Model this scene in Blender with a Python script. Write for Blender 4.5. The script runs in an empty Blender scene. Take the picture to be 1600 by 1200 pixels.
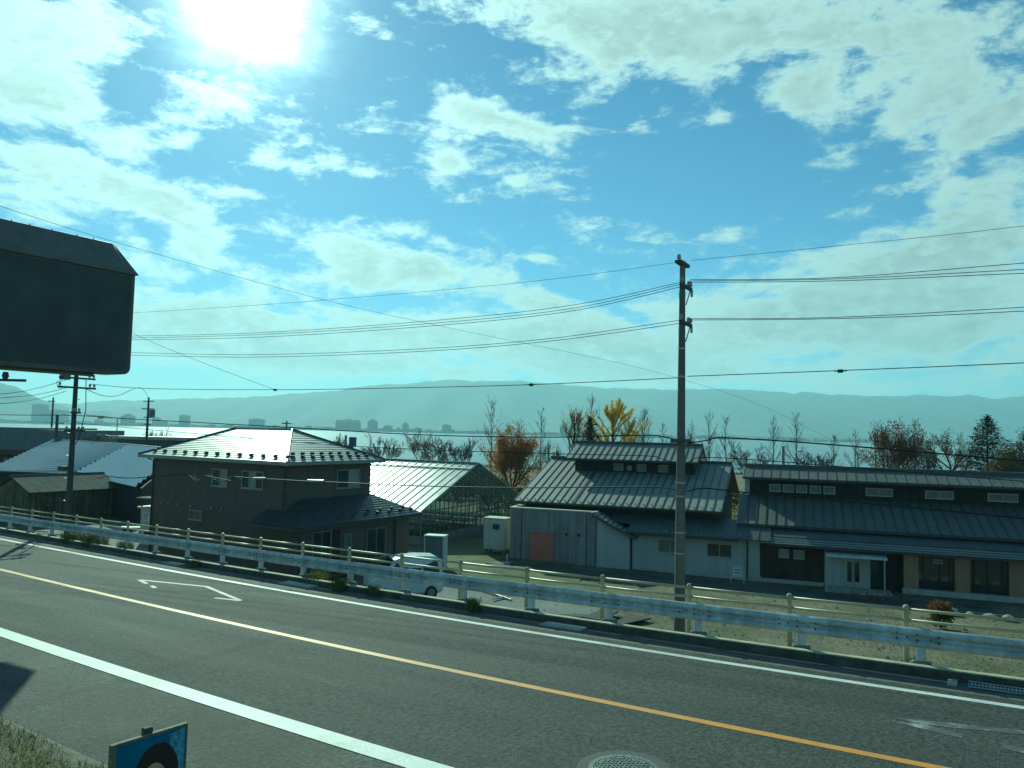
import bpy, math, random
import numpy as np
from mathutils import Vector, Matrix

# ------------------------------------------------------------------ camera
SC = bpy.context.scene
COL = SC.collection
CAM_H, FOC = 3.85, 1200.0
PITCH = math.atan(75.93 / 1200.0)
ROLL = math.radians(1.3)
cam_d = bpy.data.cameras.new("camera")
cam_d.sensor_width = 36.0
cam_d.lens = 36.0 * FOC / 1600.0
cam_d.clip_start = 0.1
cam_d.clip_end = 60000.0
camera = bpy.data.objects.new("camera", cam_d)
COL.objects.link(camera)
camera.matrix_world = (Matrix.Translation((0, 0, CAM_H))
                       @ Matrix.Rotation(math.pi / 2 + PITCH, 4, 'X')
                       @ Matrix.Rotation(ROLL, 4, 'Z'))
SC.camera = camera

HAZE = 1.2e-4
# ------------------------------------------------------------------ exposure
vs = SC.view_settings
vs.view_transform = 'Standard'
vs.look = 'None'
vs.gamma = 1.0
vs.use_curve_mapping = False
vs.exposure = 0.08
vs.use_white_balance = True
vs.white_balance_temperature = 5950
vs.white_balance_tint = -38.0

# ------------------------------------------------------------------ sun
SUN_EL = math.radians(28.3)
SUN_AZ = math.radians(-20.3)          # measured from +Y towards +X
SUN_DIR = Vector((math.sin(SUN_AZ) * math.cos(SUN_EL), math.cos(SUN_AZ) * math.cos(SUN_EL), math.sin(SUN_EL)))
sun_d = bpy.data.lights.new("sun", 'SUN')
sun_d.energy = 4.7
sun_d.angle = math.radians(0.55)
sun_d.color = (1.0, 0.95, 0.86)
sun_o = bpy.data.objects.new("sun", sun_d)
COL.objects.link(sun_o)
sun_o.rotation_euler = (-SUN_DIR).to_track_quat('-Z', 'Y').to_euler()

# ------------------------------------------------------------------ sky
world = bpy.data.worlds.new("World")
SC.world = world
world.use_nodes = True


def build_world():
    nt = world.node_tree
    N, L = nt.nodes, nt.links
    N.clear()

    def node(t, **kw):
        n = N.new(t)
        for k, v in kw.items():
            setattr(n, k, v)
        return n

    def put(sock, v):
        if hasattr(v, 'bl_idname') or isinstance(v, bpy.types.NodeSocket):
            L.new(v, sock)
        else:
            sock.default_value = v

    def m(op, a, b=None, c=None, clamp=False):
        n = node('ShaderNodeMath', operation=op, use_clamp=clamp)
        put(n.inputs[0], a)
        if b is not None:
            put(n.inputs[1], b)
        if c is not None:
            put(n.inputs[2], c)
        return n.outputs[0]

    def vm(op, a, b=None):
        n = node('ShaderNodeVectorMath', operation=op)
        put(n.inputs[0], a)
        if b is not None:
            put(n.inputs[1], b)
        return n

    def smooth(v, lo, hi, a=0.0, b=1.0):
        n = node('ShaderNodeMapRange', interpolation_type='SMOOTHSTEP')
        put(n.inputs['Value'], v)
        n.inputs['From Min'].default_value = lo
        n.inputs['From Max'].default_value = hi
        n.inputs['To Min'].default_value = a
        n.inputs['To Max'].default_value = b
        return n.outputs[0]

    sky = node('ShaderNodeTexSky', sky_type='NISHITA')
    sky.sun_disc = False
    sky.sun_elevation = SUN_EL
    sky.sun_rotation = SUN_AZ
    sky.altitude = 760
    sky.air_density = 1.0
    sky.dust_density = 0.15
    sky.ozone_density = 4.0
    tc = node('ShaderNodeTexCoord')
    dirv = tc.outputs['Generated']
    sep = node('ShaderNodeSeparateXYZ')
    L.new(dirv, sep.inputs[0])
    x, y, z = sep.outputs
    az = m('ARCTAN2', x, y)
    el = m('ARCSINE', z)
    comb = node('ShaderNodeCombineXYZ')
    L.new(az, comb.inputs[0]); L.new(el, comb.inputs[1])
    ae = comb.outputs[0]
    # cloud-layer coordinates: direction projected on a high flat layer
    den = m('ADD', m('MAXIMUM', z, 0.0), 0.10)
    lay = node('ShaderNodeCombineXYZ')
    L.new(m('DIVIDE', x, den), lay.inputs[0]); L.new(m('DIVIDE', y, den), lay.inputs[1])

    def noise(vec, scale, detail, rough=0.6, loc=(0, 0, 0), sc=(1, 1, 1), dist=0.0):
        mp = node('ShaderNodeMapping')
        L.new(vec, mp.inputs['Vector'])
        mp.inputs['Location'].default_value = loc
        mp.inputs['Scale'].default_value = sc
        n = node('ShaderNodeTexNoise')
        n.inputs['Scale'].default_value = scale
        n.inputs['Detail'].default_value = detail
        n.inputs['Roughness'].default_value = rough
        n.inputs['Distortion'].default_value = dist
        L.new(mp.outputs[0], n.inputs['Vector'])
        return n.outputs['Fac']

    n1 = noise(lay.outputs[0], 2.6, 7, 0.60, (3.1, 1.7, 0), (1, 1.0, 1), 0.25)
    n2 = noise(ae, 12.0, 7, 0.64, (0.3, 0.9, 2.0), (1, 2.2, 1), 0.35)
    n3 = noise(ae, 40.0, 4, 0.65, (1.3, 0.2, 5.0), (1, 2.0, 1), 0.3)
    # clouds seen in the photograph: azimuth, elevation, half widths (degrees), tilt, weight
    total = None
    for (a0, e0, ra, re, tilt, w) in CLOUDS:
        mp = node('ShaderNodeMapping', vector_type='TEXTURE')
        L.new(ae if total is None else vm('ADD', ae, m('MULTIPLY', total, 1e-7)).outputs[0], mp.inputs['Vector'])
        mp.inputs['Location'].default_value = (math.radians(a0), math.radians(e0), 0)
        mp.inputs['Rotation'].default_value = (0, 0, math.radians(tilt))
        mp.inputs['Scale'].default_value = (math.radians(ra), math.radians(re), 1)
        d2 = vm('DOT_PRODUCT', mp.outputs[0], mp.outputs[0]).outputs['Value']
        g = m('MULTIPLY', m('EXPONENT', m('MULTIPLY', d2, -1.0)), w)
        total = g if total is None else m('ADD', total, g)
    base = m('MULTIPLY_ADD', n1, 1.5, -0.75)
    d = m('ADD', m('MULTIPLY', base, 0.55), m('MULTIPLY_ADD', n2, 4.0, -1.86))
    d = m('ADD', d, m('MULTIPLY_ADD', n3, 1.6, -0.8))
    d = m('ADD', d, m('MULTIPLY_ADD', m('MINIMUM', total, 1.15), 1.35, -0.20))
    alpha = smooth(d, -0.05, 1.05)
    thick = smooth(d, 0.5, 1.9)
    # closeness to the sun
    sd = vm('DOT_PRODUCT', dirv, tuple(SUN_DIR)).outputs['Value']
    ang = m('ARCCOSINE', m('MINIMUM', sd, 0.99999))
    ang = m('MAXIMUM', m('ADD', ang, m('MULTIPLY_ADD', n2, math.radians(5.0), math.radians(-2.6))), 0.0)
    wide = m('EXPONENT', m('MULTIPLY', ang, -1.0 / math.radians(24)))
    halo = m('EXPONENT', m('MULTIPLY', ang, -1.0 / math.radians(5.5)))
    core = m('EXPONENT', m('MULTIPLY', m('MULTIPLY', ang, ang), -1.0 / math.radians(3.1) ** 2))
    cl = m('MULTIPLY_ADD', wide, 8.5, 5.8)
    shade = m('SUBTRACT', 1.0, m('MULTIPLY', thick, m('MULTIPLY_ADD', n2, -1.5, 1.15)))
    cl = m('MULTIPLY', cl, shade)
    cc = node('ShaderNodeCombineXYZ')
    L.new(m('MULTIPLY', cl, 0.93), cc.inputs[0]); L.new(m('MULTIPLY', cl, 1.0), cc.inputs[1]); L.new(m('MULTIPLY', cl, 1.10), cc.inputs[2])
    skc = vm('MULTIPLY', sky.outputs[0], (SKY_MUL[0], SKY_MUL[1], SKY_MUL[2])).outputs[0]
    mix = node('ShaderNodeMix', data_type='RGBA')
    L.new(m('MULTIPLY', alpha, 0.93), mix.inputs[0])
    L.new(skc, mix.inputs[6]); L.new(cc.outputs[0], mix.inputs[7])
    gl = m('ADD', m('MULTIPLY', m('MULTIPLY', halo, 7.0), m('MULTIPLY_ADD', alpha, .9, .6)), m('MULTIPLY', core, 35.0))
    gc = node('ShaderNodeCombineXYZ')
    for i in range(3):
        L.new(gl, gc.inputs[i])
    out = vm('ADD', mix.outputs[2], gc.outputs[0]).outputs[0]
    bg = node('ShaderNodeBackground')
    bg.inputs['Strength'].default_value = 0.10
    L.new(out, bg.inputs['Color'])
    wo = node('ShaderNodeOutputWorld')
    L.new(bg.outputs[0], wo.inputs['Surface'])


SKY_MUL = (0.66, 0.83, 1.0)
CLOUDS = [
    (-32.9, 23.3, 4.2, 2.5, -1.3, 0.9),
    (-29.6, 24.3, 2.2, 2.2, -31.3, 0.5),
    (-33.7, 19.5, 3.7, 1.8, -1.3, 0.9),
    (-29.4, 19.5, 3.3, 1.3, -13.3, 0.8),
    (-32.7, 15.5, 3.3, 1.9, -1.3, 0.8),
    (-27.7, 16.2, 3.0, 1.8, -11.3, 0.8),
    (-24.4, 14.6, 3.6, 1.2, -11.3, 0.8),
    (-19.0, 16.2, 2.6, 0.4, 1.7, 0.6),
    (-23.2, 13.9, 2.5, 1.1, -26.3, 0.7),
    (-21.4, 21.7, 2.8, 1.3, 3.7, 0.8),
    (-18.5, 18.7, 1.4, 0.7, -1.3, 0.75),
    (-24.4, 18.8, 1.1, 0.4, 3.7, 0.6),
    (-31.4, 12.8, 1.6, 0.6, -6.3, 0.7),
    (-26.9, 12.2, 1.3, 0.7, -1.3, 0.8),
    (-22.6, 11.7, 2.1, 0.8, -16.3, 0.9),
    (-24.2, 10.2, 2.4, 0.8, -6.3, 0.6),
    (-17.8, 14.0, 2.2, 0.6, -11.3, 0.4),
    (-12.6, 13.6, 3.5, 1.4, -9.3, 0.85),
    (-11.6, 12.3, 2.8, 0.8, -1.3, 0.4),
    (-6.9, 12.2, 2.0, 1.0, -1.3, 1),
    (-8.2, 14.7, 1.2, 0.5, -1.3, 0.7),
    (-4.8, 13.8, 2.2, 0.6, -9.3, 0.7),
    (-9.3, 24.9, 1.9, 0.4, 10.7, 0.6),
    (-0.9, 22.3, 5.4, 1.1, -7.3, 1),
    (-4.4, 23.4, 2.4, 0.8, -11.3, 0.6),
    (-5.2, 19.6, 1.6, 0.9, -1.3, 1),
    (-0.4, 18.8, 2.9, 1.2, -1.3, 0.65),
    (3.1, 17.7, 1.3, 0.8, -1.3, 0.5),
    (-11.4, 18.4, 2.3, 0.4, -1.3, 0.6),
    (4.9, 22.0, 2.2, 0.3, -1.3, 0.4),
    (-11.4, 10.8, 6.0, 1.2, 4.7, 0.95),
    (2.2, 13.0, 1.9, 0.3, -1.3, 0.5),
    (-0.7, 11.2, 3.4, 1.0, -1.3, 0.5),
    (7.9, 15.6, 2.5, 0.9, -1.3, 0.65),
    (-9.7, 23.1, 1.0, 0.6, -1.3, 0.4),
    (-10.6, 21.4, 0.8, 0.3, -1.3, 0.4),
    (15.3, 22.3, 2.5, 0.5, 6.7, 0.6),
    (14.8, 22.9, 0.9, 0.8, 18.7, 0.3),
    (20.8, 23.0, 2.7, 1.9, -21.3, 0.95),
    (23.1, 18.9, 1.9, 0.8, 3.7, 0.85),
    (15.4, 14.3, 1.2, 0.6, 13.7, 0.55),
    (3.3, 29.1, 6.4, 1.9, -16.3, 1),
    (11.1, 28.4, 5.2, 2.9, -13.3, 1),
    (17.5, 27.8, 5.8, 2.5, -1.3, 0.9),
    (23.6, 26.3, 3.7, 2.6, -1.3, 0.6),
    (7.3, 25.8, 1.4, 1.4, 23.7, 0.6),
    (29.1, 25.3, 4.9, 3.6, -1.3, 0.75),
    (31.6, 21.5, 4.3, 2.0, 8.7, 0.7),
    (32.0, 19.6, 3.2, 1.0, 23.7, 0.8),
    (30.5, 15.2, 4.0, 1.4, 23.7, 0.7),
    (24.7, 15.4, 2.0, 0.6, -1.3, 0.4),
    (24.3, 10.8, 10.4, 2.4, 8.7, 1),
    (31.1, 11.9, 5.3, 2.4, 13.7, 0.8),
    (15.8, 12.5, 2.2, 0.7, 13.7, 0.45),
    (20.6, 7.4, 10.1, 2.2, 2.7, 0.9),
    (30.4, 7.1, 5.7, 2.5, -1.3, 0.9),
    (-22.9, 7.7, 7.8, 1.7, -1.3, 1),
    (-18.6, 5.5, 11.2, 1.4, -1.3, 1),
    (-8.7, 7.2, 7.0, 1.4, -6.3, 0.75),
    (2.7, 9.9, 5.8, 0.9, -6.3, 0.75),
    (2.8, 7.5, 8.1, 1.9, -1.3, 1),
    (7.1, 5.2, 6.6, 1.7, -1.3, 0.9),
    (16.3, 4.5, 6.2, 0.8, -1.3, 0.6),
    (-7.6, 4.4, 12.2, 0.8, -1.3, 0.6),
    (24.3, 3.7, 2.4, 0.4, -1.3, 0.5),
    (-1.6, 29.8, 1.5, 1.3, 28.7, 0.6),
    (27.5, 21.1, 2.3, 1.4, -21.3, 0.4),
    (17.5, 25.1, 2.7, 1.0, 18.7, -0.35),
    (24.0, 24.7, 1.0, 2.3, -21.3, -0.4),
    (13.9, 29.3, 2.8, 0.6, -1.3, -0.2),
    (26.8, 23.1, 1.6, 0.6, 18.7, -0.3),
    (32.7, 23.5, 1.0, 0.7, -1.3, -0.3),
    (-8.5, 1.5, 23.3, 1.4, -1.3, 0.3),
    (-12.1, 24.7, 5.2, 1.8, -1.3, -0.5),
    (15.3, 18.7, 7.2, 3.0, -1.3, -0.6),
    (-11.8, 16.2, 5.6, 0.9, -1.3, -0.35),
    (9.2, 24.1, 3.3, 1.0, 28.7, -0.5),
    (7.1, 9.4, 4.3, 1.0, -26.3, -0.5),
    (3.7, 11.0, 3.4, 0.7, -21.3, -0.6),
    (11.2, 17.6, 7.5, 2.6, -1.3, -0.3),
    (26.7, 15.2, 2.3, 0.8, -1.3, -0.3),
    (29.9, 26.9, 1.5, 0.4, -1.3, -0.4),
    (-27.5, 21.2, 1.5, 2.7, -31.3, -0.4),
    (-30.7, 17.6, 4.0, 0.4, -9.3, -0.5),
    (-2.7, 16.2, 4.4, 1.1, -1.3, -0.25),
    (-9.7, 9.0, 4.2, 0.6, -1.3, -0.4),
    (20.6, 11.0, 3.0, 0.5, 18.7, -0.3),
]
build_world()
world.cycles.sampling_method = 'MANUAL'
world.cycles.sample_map_resolution = 512
SC.cycles.use_denoising = True
SC.cycles.max_bounces = 6
SC.cycles.diffuse_bounces = 3
SC.cycles.transparent_max_bounces = 12
SC.cycles.volume_bounces = 1

# ------------------------------------------------------------------ helpers
RNG = random.Random(7)


def tag(o, label=None, cat=None, group=None, kind=None):
    if label: o['label'] = label
    if cat: o['category'] = cat
    if group: o['group'] = group
    if kind: o['kind'] = kind
    return o


def thing(name, label, cat, loc=(0, 0, 0), rz=0.0, group=None):
    o = bpy.data.objects.new(name, None)
    COL.objects.link(o)
    o.location = loc
    o.rotation_euler = (0, 0, math.radians(rz))
    o.empty_display_size = 0.3
    return tag(o, label, cat, group)


def link(name, me, parent=None, loc=None, rot=None):
    o = bpy.data.objects.new(name, me)
    COL.objects.link(o)
    if parent is not None: o.parent = parent
    if loc is not None: o.location = loc
    if rot is not None: o.rotation_euler = rot
    return o


def copy_tree(o, parent=None):
    c = o.copy()
    COL.objects.link(c)
    c.parent = parent
    for ch in o.children:
        copy_tree(ch, c)
    return c


class MB:
    def __init__(s):
        s.v, s.f, s.mi, s.m = [], [], [], 0

    def add(s, vs, fs):
        k = len(s.v)
        s.v += [tuple(p) for p in vs]
        s.f += [tuple(k + i for i in f) for f in fs]
        s.mi += [s.m] * len(fs)
        return s

    def box(s, x0, x1, y0, y1, z0, z1):
        return s.add([(x0, y0, z0), (x1, y0, z0), (x1, y1, z0), (x0, y1, z0), (x0, y0, z1), (x1, y0, z1), (x1, y1, z1), (x0, y1, z1)],
                     [(0, 3, 2, 1), (4, 5, 6, 7), (0, 1, 5, 4), (1, 2, 6, 5), (2, 3, 7, 6), (3, 0, 4, 7)])

    def rbox(s, x0, x1, y0, y1, z0, z1, r=0.02):
        # box with chamfered vertical and top edges
        def ring(i, z): return [(x0 + i + r, y0 + i, z), (x1 - i - r, y0 + i, z), (x1 - i, y0 + i + r, z), (x1 - i, y1 - i - r, z),
                                (x1 - i - r, y1 - i, z), (x0 + i + r, y1 - i, z), (x0 + i, y1 - i - r, z), (x0 + i, y0 + i + r, z)]
        return s.loft([ring(0, z0), ring(0, z1 - r), ring(r, z1)])

    def loft(s, rings, cap=True, closed=True):
        n = len(rings[0])
        vs = [p for r in rings for p in r]
        fs = []
        for k in range(len(rings) - 1):
            for i in range(n if closed else n - 1):
                j = (i + 1) % n
                fs.append((k * n + i, k * n + j, (k + 1) * n + j, (k + 1) * n + i))
        if cap:
            fs.append(tuple(range(n - 1, -1, -1)))
            fs.append(tuple((len(rings) - 1) * n + i for i in range(n)))
        return s.add(vs, fs)

    def slab(s, poly, dn):
        # closed slab: polygon 'poly' and the same polygon shifted by vector dn
        n = len(poly)
        dn = Vector(dn)
        top = [Vector(p) for p in poly]
        bot = [p + dn for p in top]
        fs = [tuple(range(n)), tuple(range(2 * n - 1, n - 1, -1))]
        for i in range(n):
            j = (i + 1) % n
            fs.append((i, n + i, n + j, j))
        return s.add(top + bot, fs)

    def tube(s, pts, rad, n=6, cap=True):
        pts = [Vector(p) for p in pts]
        if not hasattr(rad, '__len__'): rad = [rad] * len(pts)
        rings = []
        ref = None
        for i, p in enumerate(pts):
            d = (pts[min(i + 1, len(pts) - 1)] - pts[max(i - 1, 0)])
            if d.length < 1e-9: d = Vector((0, 0, 1))
            d.normalize()
            if ref is None:
                ref = Vector((0, 0, 1)) if abs(d.z) < 0.9 else Vector((1, 0, 0))
            u = d.cross(ref)
            if u.length < 1e-4:
                u = d.cross(Vector((0.3, 1, 0.2)))
            u.normalize()
            w = u.cross(d).normalized()
            ref = w if abs(d.z) >= 0.9 else ref
            rings.append([p + (u * math.cos(2 * math.pi * k / n) + w * math.sin(2 * math.pi * k / n)) * rad[i] for k in range(n)])
        return s.loft(rings, cap)

    def cyl(s, x, y, z0, z1, r0, r1=None, n=12):
        if r1 is None: r1 = r0
        def ring(r, z): return [(x + r * math.cos(2 * math.pi * k / n), y + r * math.sin(2 * math.pi * k / n), z) for k in range(n)]
        return s.loft([ring(r0, z0), ring(r1, z1)])

    def mesh(s, name, mats, smooth=False):
        me = bpy.data.meshes.new(name)
        me.from_pydata(s.v, [], s.f)
        if not isinstance(mats, (list, tuple)): mats = [mats]
        for m_ in mats: me.materials.append(m_)
        if len(mats) > 1: me.polygons.foreach_set('material_index', s.mi)
        if smooth: me.polygons.foreach_set('use_smooth', [True] * len(me.polygons))
        me.update()
        return me

    def build(s, name, mats, parent=None, loc=None, rot=None, smooth=False):
        return link(name, s.mesh(name, mats, smooth), parent, loc, rot)


def mat(name, col, rough=0.8, metal=0.0, var=0.15, scale=1.5, fine=0.0, fscale=40.0, bump=0.0, bscale=30.0,
        col2=None, streak=0.0, spec=0.5, stretch=(1, 1, 1), rvar=0.0, rotz=0.0, thresh=(0.35, 0.65)):
    ma = bpy.data.materials.new(name)
    ma.use_nodes = True
    nt = ma.node_tree
    N, L = nt.nodes, nt.links
    b = N['Principled BSDF']
    b.inputs['Roughness'].default_value = rough
    b.inputs['Metallic'].default_value = metal
    b.inputs['Specular IOR Level'].default_value = spec
    geo = N.new('ShaderNodeNewGeometry')

    def noise(sc, det, st=(1, 1, 1)):
        mp = N.new('ShaderNodeMapping')
        mp.inputs['Scale'].default_value = st
        if rotz:
            m0 = N.new('ShaderNodeMapping')
            m0.inputs['Rotation'].default_value = (0, 0, rotz)
            L.new(geo.outputs['Position'], m0.inputs['Vector'])
            L.new(m0.outputs[0], mp.inputs['Vector'])
        else:
            L.new(geo.outputs['Position'], mp.inputs['Vector'])
        n = N.new('ShaderNodeTexNoise')
        n.inputs['Scale'].default_value = sc
        n.inputs['Detail'].default_value = det
        n.inputs['Roughness'].default_value = 0.6
        L.new(mp.outputs[0], n.inputs['Vector'])
        return n.outputs['Fac']

    def mapr(v, a, b_, c, d):
        n = N.new('ShaderNodeMapRange')
        L.new(v, n.inputs[0])
        for i, q in enumerate((a, b_, c, d)): n.inputs[i + 1].default_value = q
        return n.outputs[0]

    def mixc(fac, c1, c2, mode='MIX'):
        n = N.new('ShaderNodeMix')
        n.data_type = 'RGBA'
        n.blend_type = mode
        if isinstance(fac, float): n.inputs[0].default_value = fac
        else: L.new(fac, n.inputs[0])
        for i, c in ((6, c1), (7, c2)):
            if isinstance(c, tuple): n.inputs[i].default_value = (*c, 1) if len(c) == 3 else c
            else: L.new(c, n.inputs[i])
        return n.outputs[2]

    nz = noise(scale, 5, stretch)
    lo = tuple(c * (1 - var) for c in col)
    hi = tuple(min(1, c * (1 + var)) for c in col)
    c = mixc(mapr(nz, 0.3, 0.7, 0, 1), lo, hi)
    if col2 is not None:
        n2 = noise(scale * 0.43, 6, stretch)
        c = mixc(mapr(n2, thresh[0], thresh[1], 0, 1), c, tuple(col2))
    if fine:
        f = noise(fscale, 2)
        c = mixc(1.0, c, mixc(mapr(f, 0.3, 0.7, 0, 1), (1 - fine,) * 3, (1 + fine,) * 3), 'MULTIPLY')
    if streak:
        f = noise(1.6, 4, (2.5, 2.5, 0.12))
        c = mixc(1.0, c, mixc(mapr(f, 0.35, 0.65, 0, 1), (1 - streak,) * 3, (1 + streak * .4,) * 3), 'MULTIPLY')
    L.new(c, b.inputs['Base Color'])
    if rvar:
        L.new(mapr(nz, 0.3, 0.7, max(0, rough - rvar), min(1, rough + rvar)), b.inputs['Roughness'])
    if bump:
        bn = N.new('ShaderNodeBump')
        bn.inputs['Strength'].default_value = bump
        bn.inputs['Distance'].default_value = 0.02
        L.new(noise(bscale, 3), bn.inputs['Height'])
        L.new(bn.outputs[0], b.inputs['Normal'])
    return ma


def leaf_mat(name, col, col2, trans=0.35):
    ma = bpy.data.materials.new(name)
    ma.use_nodes = True
    nt = ma.node_tree
    N, L = nt.nodes, nt.links
    b = N['Principled BSDF']
    out = N['Material Output']
    b.inputs['Roughness'].default_value = 0.7
    b.inputs['Specular IOR Level'].default_value = 0.25
    geo = N.new('ShaderNodeNewGeometry')
    r = N.new('ShaderNodeMix'); r.data_type = 'RGBA'
    L.new(geo.outputs['Random Per Island'], r.inputs[0])
    r.inputs[6].default_value = (*col, 1); r.inputs[7].default_value = (*col2, 1)
    L.new(r.outputs[2], b.inputs['Base Color'])
    t = N.new('ShaderNodeBsdfTranslucent')
    L.new(r.outputs[2], t.inputs['Color'])
    mx = N.new('ShaderNodeMixShader'); mx.inputs[0].default_value = trans
    L.new(b.outputs[0], mx.inputs[1]); L.new(t.outputs[0], mx.inputs[2])
    L.new(mx.outputs[0], out.inputs['Surface'])
    return ma


def glass_mat(name, col=(0.02, 0.03, 0.03), rough=0.06):
    ma = mat(name, col, rough=rough, var=0.25, scale=2.0, spec=0.6)
    return ma


def ground_z(x, y=0.0):
    # the low land beside the road falls gently to the right
    t = max(-1.0, min(1.0, (x + 2.0) / 14.0))
    return -4.25 - 0.25 * t


# curved, gently falling road: station s (leftwards along it), offset v (away from the bus)
YAW = math.radians(57.12)
RD = Vector((-math.sin(YAW), math.cos(YAW), 0))
RN = Vector((math.cos(YAW), math.sin(YAW), 0))


def road(s, v, h=0.0):
    if s < 0:
        lat, z = 0.0, -0.03513 * s
    elif s <= 36:
        lat, z = 2.295e-3 * s * s - 3.03e-5 * s ** 3, -0.03513 * s + 2.44e-4 * s * s
    else:
        k = s - 36
        lat = 2.295e-3 * 1296 - 3.03e-5 * 46656 + k * (2 * 2.295e-3 * 36 - 3 * 3.03e-5 * 1296)
        z = -0.03513 * 36 + 2.44e-4 * 1296 + k * (-0.03513 + 2 * 2.44e-4 * 36)
    return RD * s + RN * (v + lat) + Vector((0, 0, z + h))


def strip(name, s0, s1, prof, material, parent=None, step=1.5, kind='structure', closed=False):
    # sweep a profile of (v, h) points along the road
    n = max(1, int(round((s1 - s0) / step)))
    rings = [[road(s0 + (s1 - s0) * i / n, v, h) for v, h in prof] for i in range(n + 1)]
    o = MB().loft(rings, cap=closed, closed=closed).build(name, material, parent)
    if kind: o['kind'] = kind
    return o

# ------------------------------------------------------------------ materials
M = {}
M['water'] = mat('lake_water', (0.05, 0.09, 0.10), rough=0.18, var=0.1, scale=0.01, bump=0.35, bscale=0.8, spec=0.5)
M['hill'] = mat('wooded_hill', (0.028, 0.042, 0.030), rough=1.0, var=0.6, scale=0.003, fine=0.4, fscale=0.03)
M['shore'] = mat('far_shore', (0.05, 0.065, 0.05), rough=1.0, var=0.4, scale=0.02)
M['far_wall'] = mat('far_wall', (0.24, 0.24, 0.22), rough=0.9, var=0.45, scale=0.02)
M['far_dark'] = mat('far_glazing', (0.08, 0.09, 0.1), rough=0.5, var=0.2, scale=0.01)
M['asphalt'] = mat('asphalt', (0.056, 0.062, 0.056), rough=0.85, var=0.12, scale=1.1, fine=0.6, fscale=15, bump=0.9, bscale=30, spec=0.3, rvar=0.04, col2=(0.047, 0.051, 0.047), rotz=-(math.pi / 2 + YAW), stretch=(.10, 1.3, 1), thresh=(.38, .62))
M['asphalt_old'] = mat('worn_asphalt', (0.068, 0.073, 0.066), rough=0.82, var=0.3, scale=0.8, fine=0.6, fscale=16, bump=0.9, bscale=32, spec=.3, col2=(0.032, 0.036, 0.033), thresh=(.42, .62))
M['paint'] = mat('white_road_paint', (0.62, 0.635, 0.61), rough=0.65, var=0.10, scale=2.0, fine=0.2, fscale=40, bump=0.2, col2=(.42,.43,.41), thresh=(.52,.72))
M['paint_yellow'] = mat('yellow_road_paint', (0.58, 0.25, 0.03), rough=0.6, var=0.12, scale=2.0, fine=0.15, fscale=60)
M['paint_worn'] = mat('worn_white_paint', (0.34, 0.36, 0.34), rough=0.65, var=0.25, scale=4.0, fine=0.4, fscale=30, col2=(0.075, 0.08, 0.075), thresh=(.30, .47))
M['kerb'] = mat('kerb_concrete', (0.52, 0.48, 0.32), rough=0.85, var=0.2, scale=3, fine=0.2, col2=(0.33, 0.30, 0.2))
M['concrete'] = mat('grey_concrete', (0.27, 0.27, 0.25), rough=0.85, var=0.15, scale=1.2, fine=0.15, streak=0.25, bump=.2)
M['gravel'] = mat('gravel', (0.20, 0.20, 0.18), rough=0.95, var=0.25, scale=0.8, fine=0.5, fscale=9, bump=1.0, bscale=14, col2=(0.12, 0.12, 0.10))
M['soil'] = mat('field_soil', (0.145, 0.125, 0.08), rough=1.0, var=0.35, scale=0.6, fine=0.45, fscale=6, bump=1.0, bscale=10, col2=(0.085, 0.095, 0.045), thresh=(.45, .66))
M['grass'] = mat('short_grass', (0.085, 0.115, 0.045), rough=1.0, var=0.4, scale=0.9, fine=0.5, fscale=12, bump=1.0, bscale=20, col2=(0.16, 0.14, 0.07), thresh=(.45, .65))

# ------------------------------------------------------------------ land and water
SHORE_Y = 185.0
WATER_Z = -5.6


def build_ground():
    xs = [-700, -420, -260, -180, -130] + list(range(-100, 101, 4)) + [130, 180, 260, 420, 700]
    b = MB()
    rows = 30
    idx = []
    for x in xs:
        # near edge: foot of the road's retaining wall
        t = -x / RD.x * 1.0 if False else None
        s = (x - RN.x * 15.6) / RD.x
        p = road(max(-120, min(160, s)), 15.6)
        y0 = p.y if -60 < x < 60 else RD.y / RD.x * (x - RN.x * 15.05) + RN.y * 15.05 + (2.0 if x < 0 else 0)
        y0 = min(y0, SHORE_Y - 20 if x < -200 else y0)
        col = []
        for j in range(rows + 1):
            f = (j / rows) ** 1.5
            y = y0 + (SHORE_Y - y0) * f
            z = ground_z(x) + 0.05 * math.sin(x * .31 + y * .17) * math.sin(y * .23)
            if j == rows: z = WATER_Z - 0.4
            col.append((x, y, z))
        idx.append(len(b.v)); b.v += col
    for i in range(len(xs) - 1):
        for j in range(rows):
            a, c = idx[i] + j, idx[i + 1] + j
            b.f.append((a, c, c + 1, a + 1)); b.mi.append(0)
    o = b.build('ground', M['soil'], smooth=True)
    tag(o, kind='structure')


build_ground()
tag(MB().add([(-9000, 150, WATER_Z), (9000, 150, WATER_Z), (9000, 3600, WATER_Z), (-9000, 3600, WATER_Z)], [(0, 1, 2, 3)]).build('lake_water', M['water']), kind='structure')


def az_y(px, Y):
    # ground point seen in the photograph at column px and distance Y
    return (px - 800) / 1200.0 * Y


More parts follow.
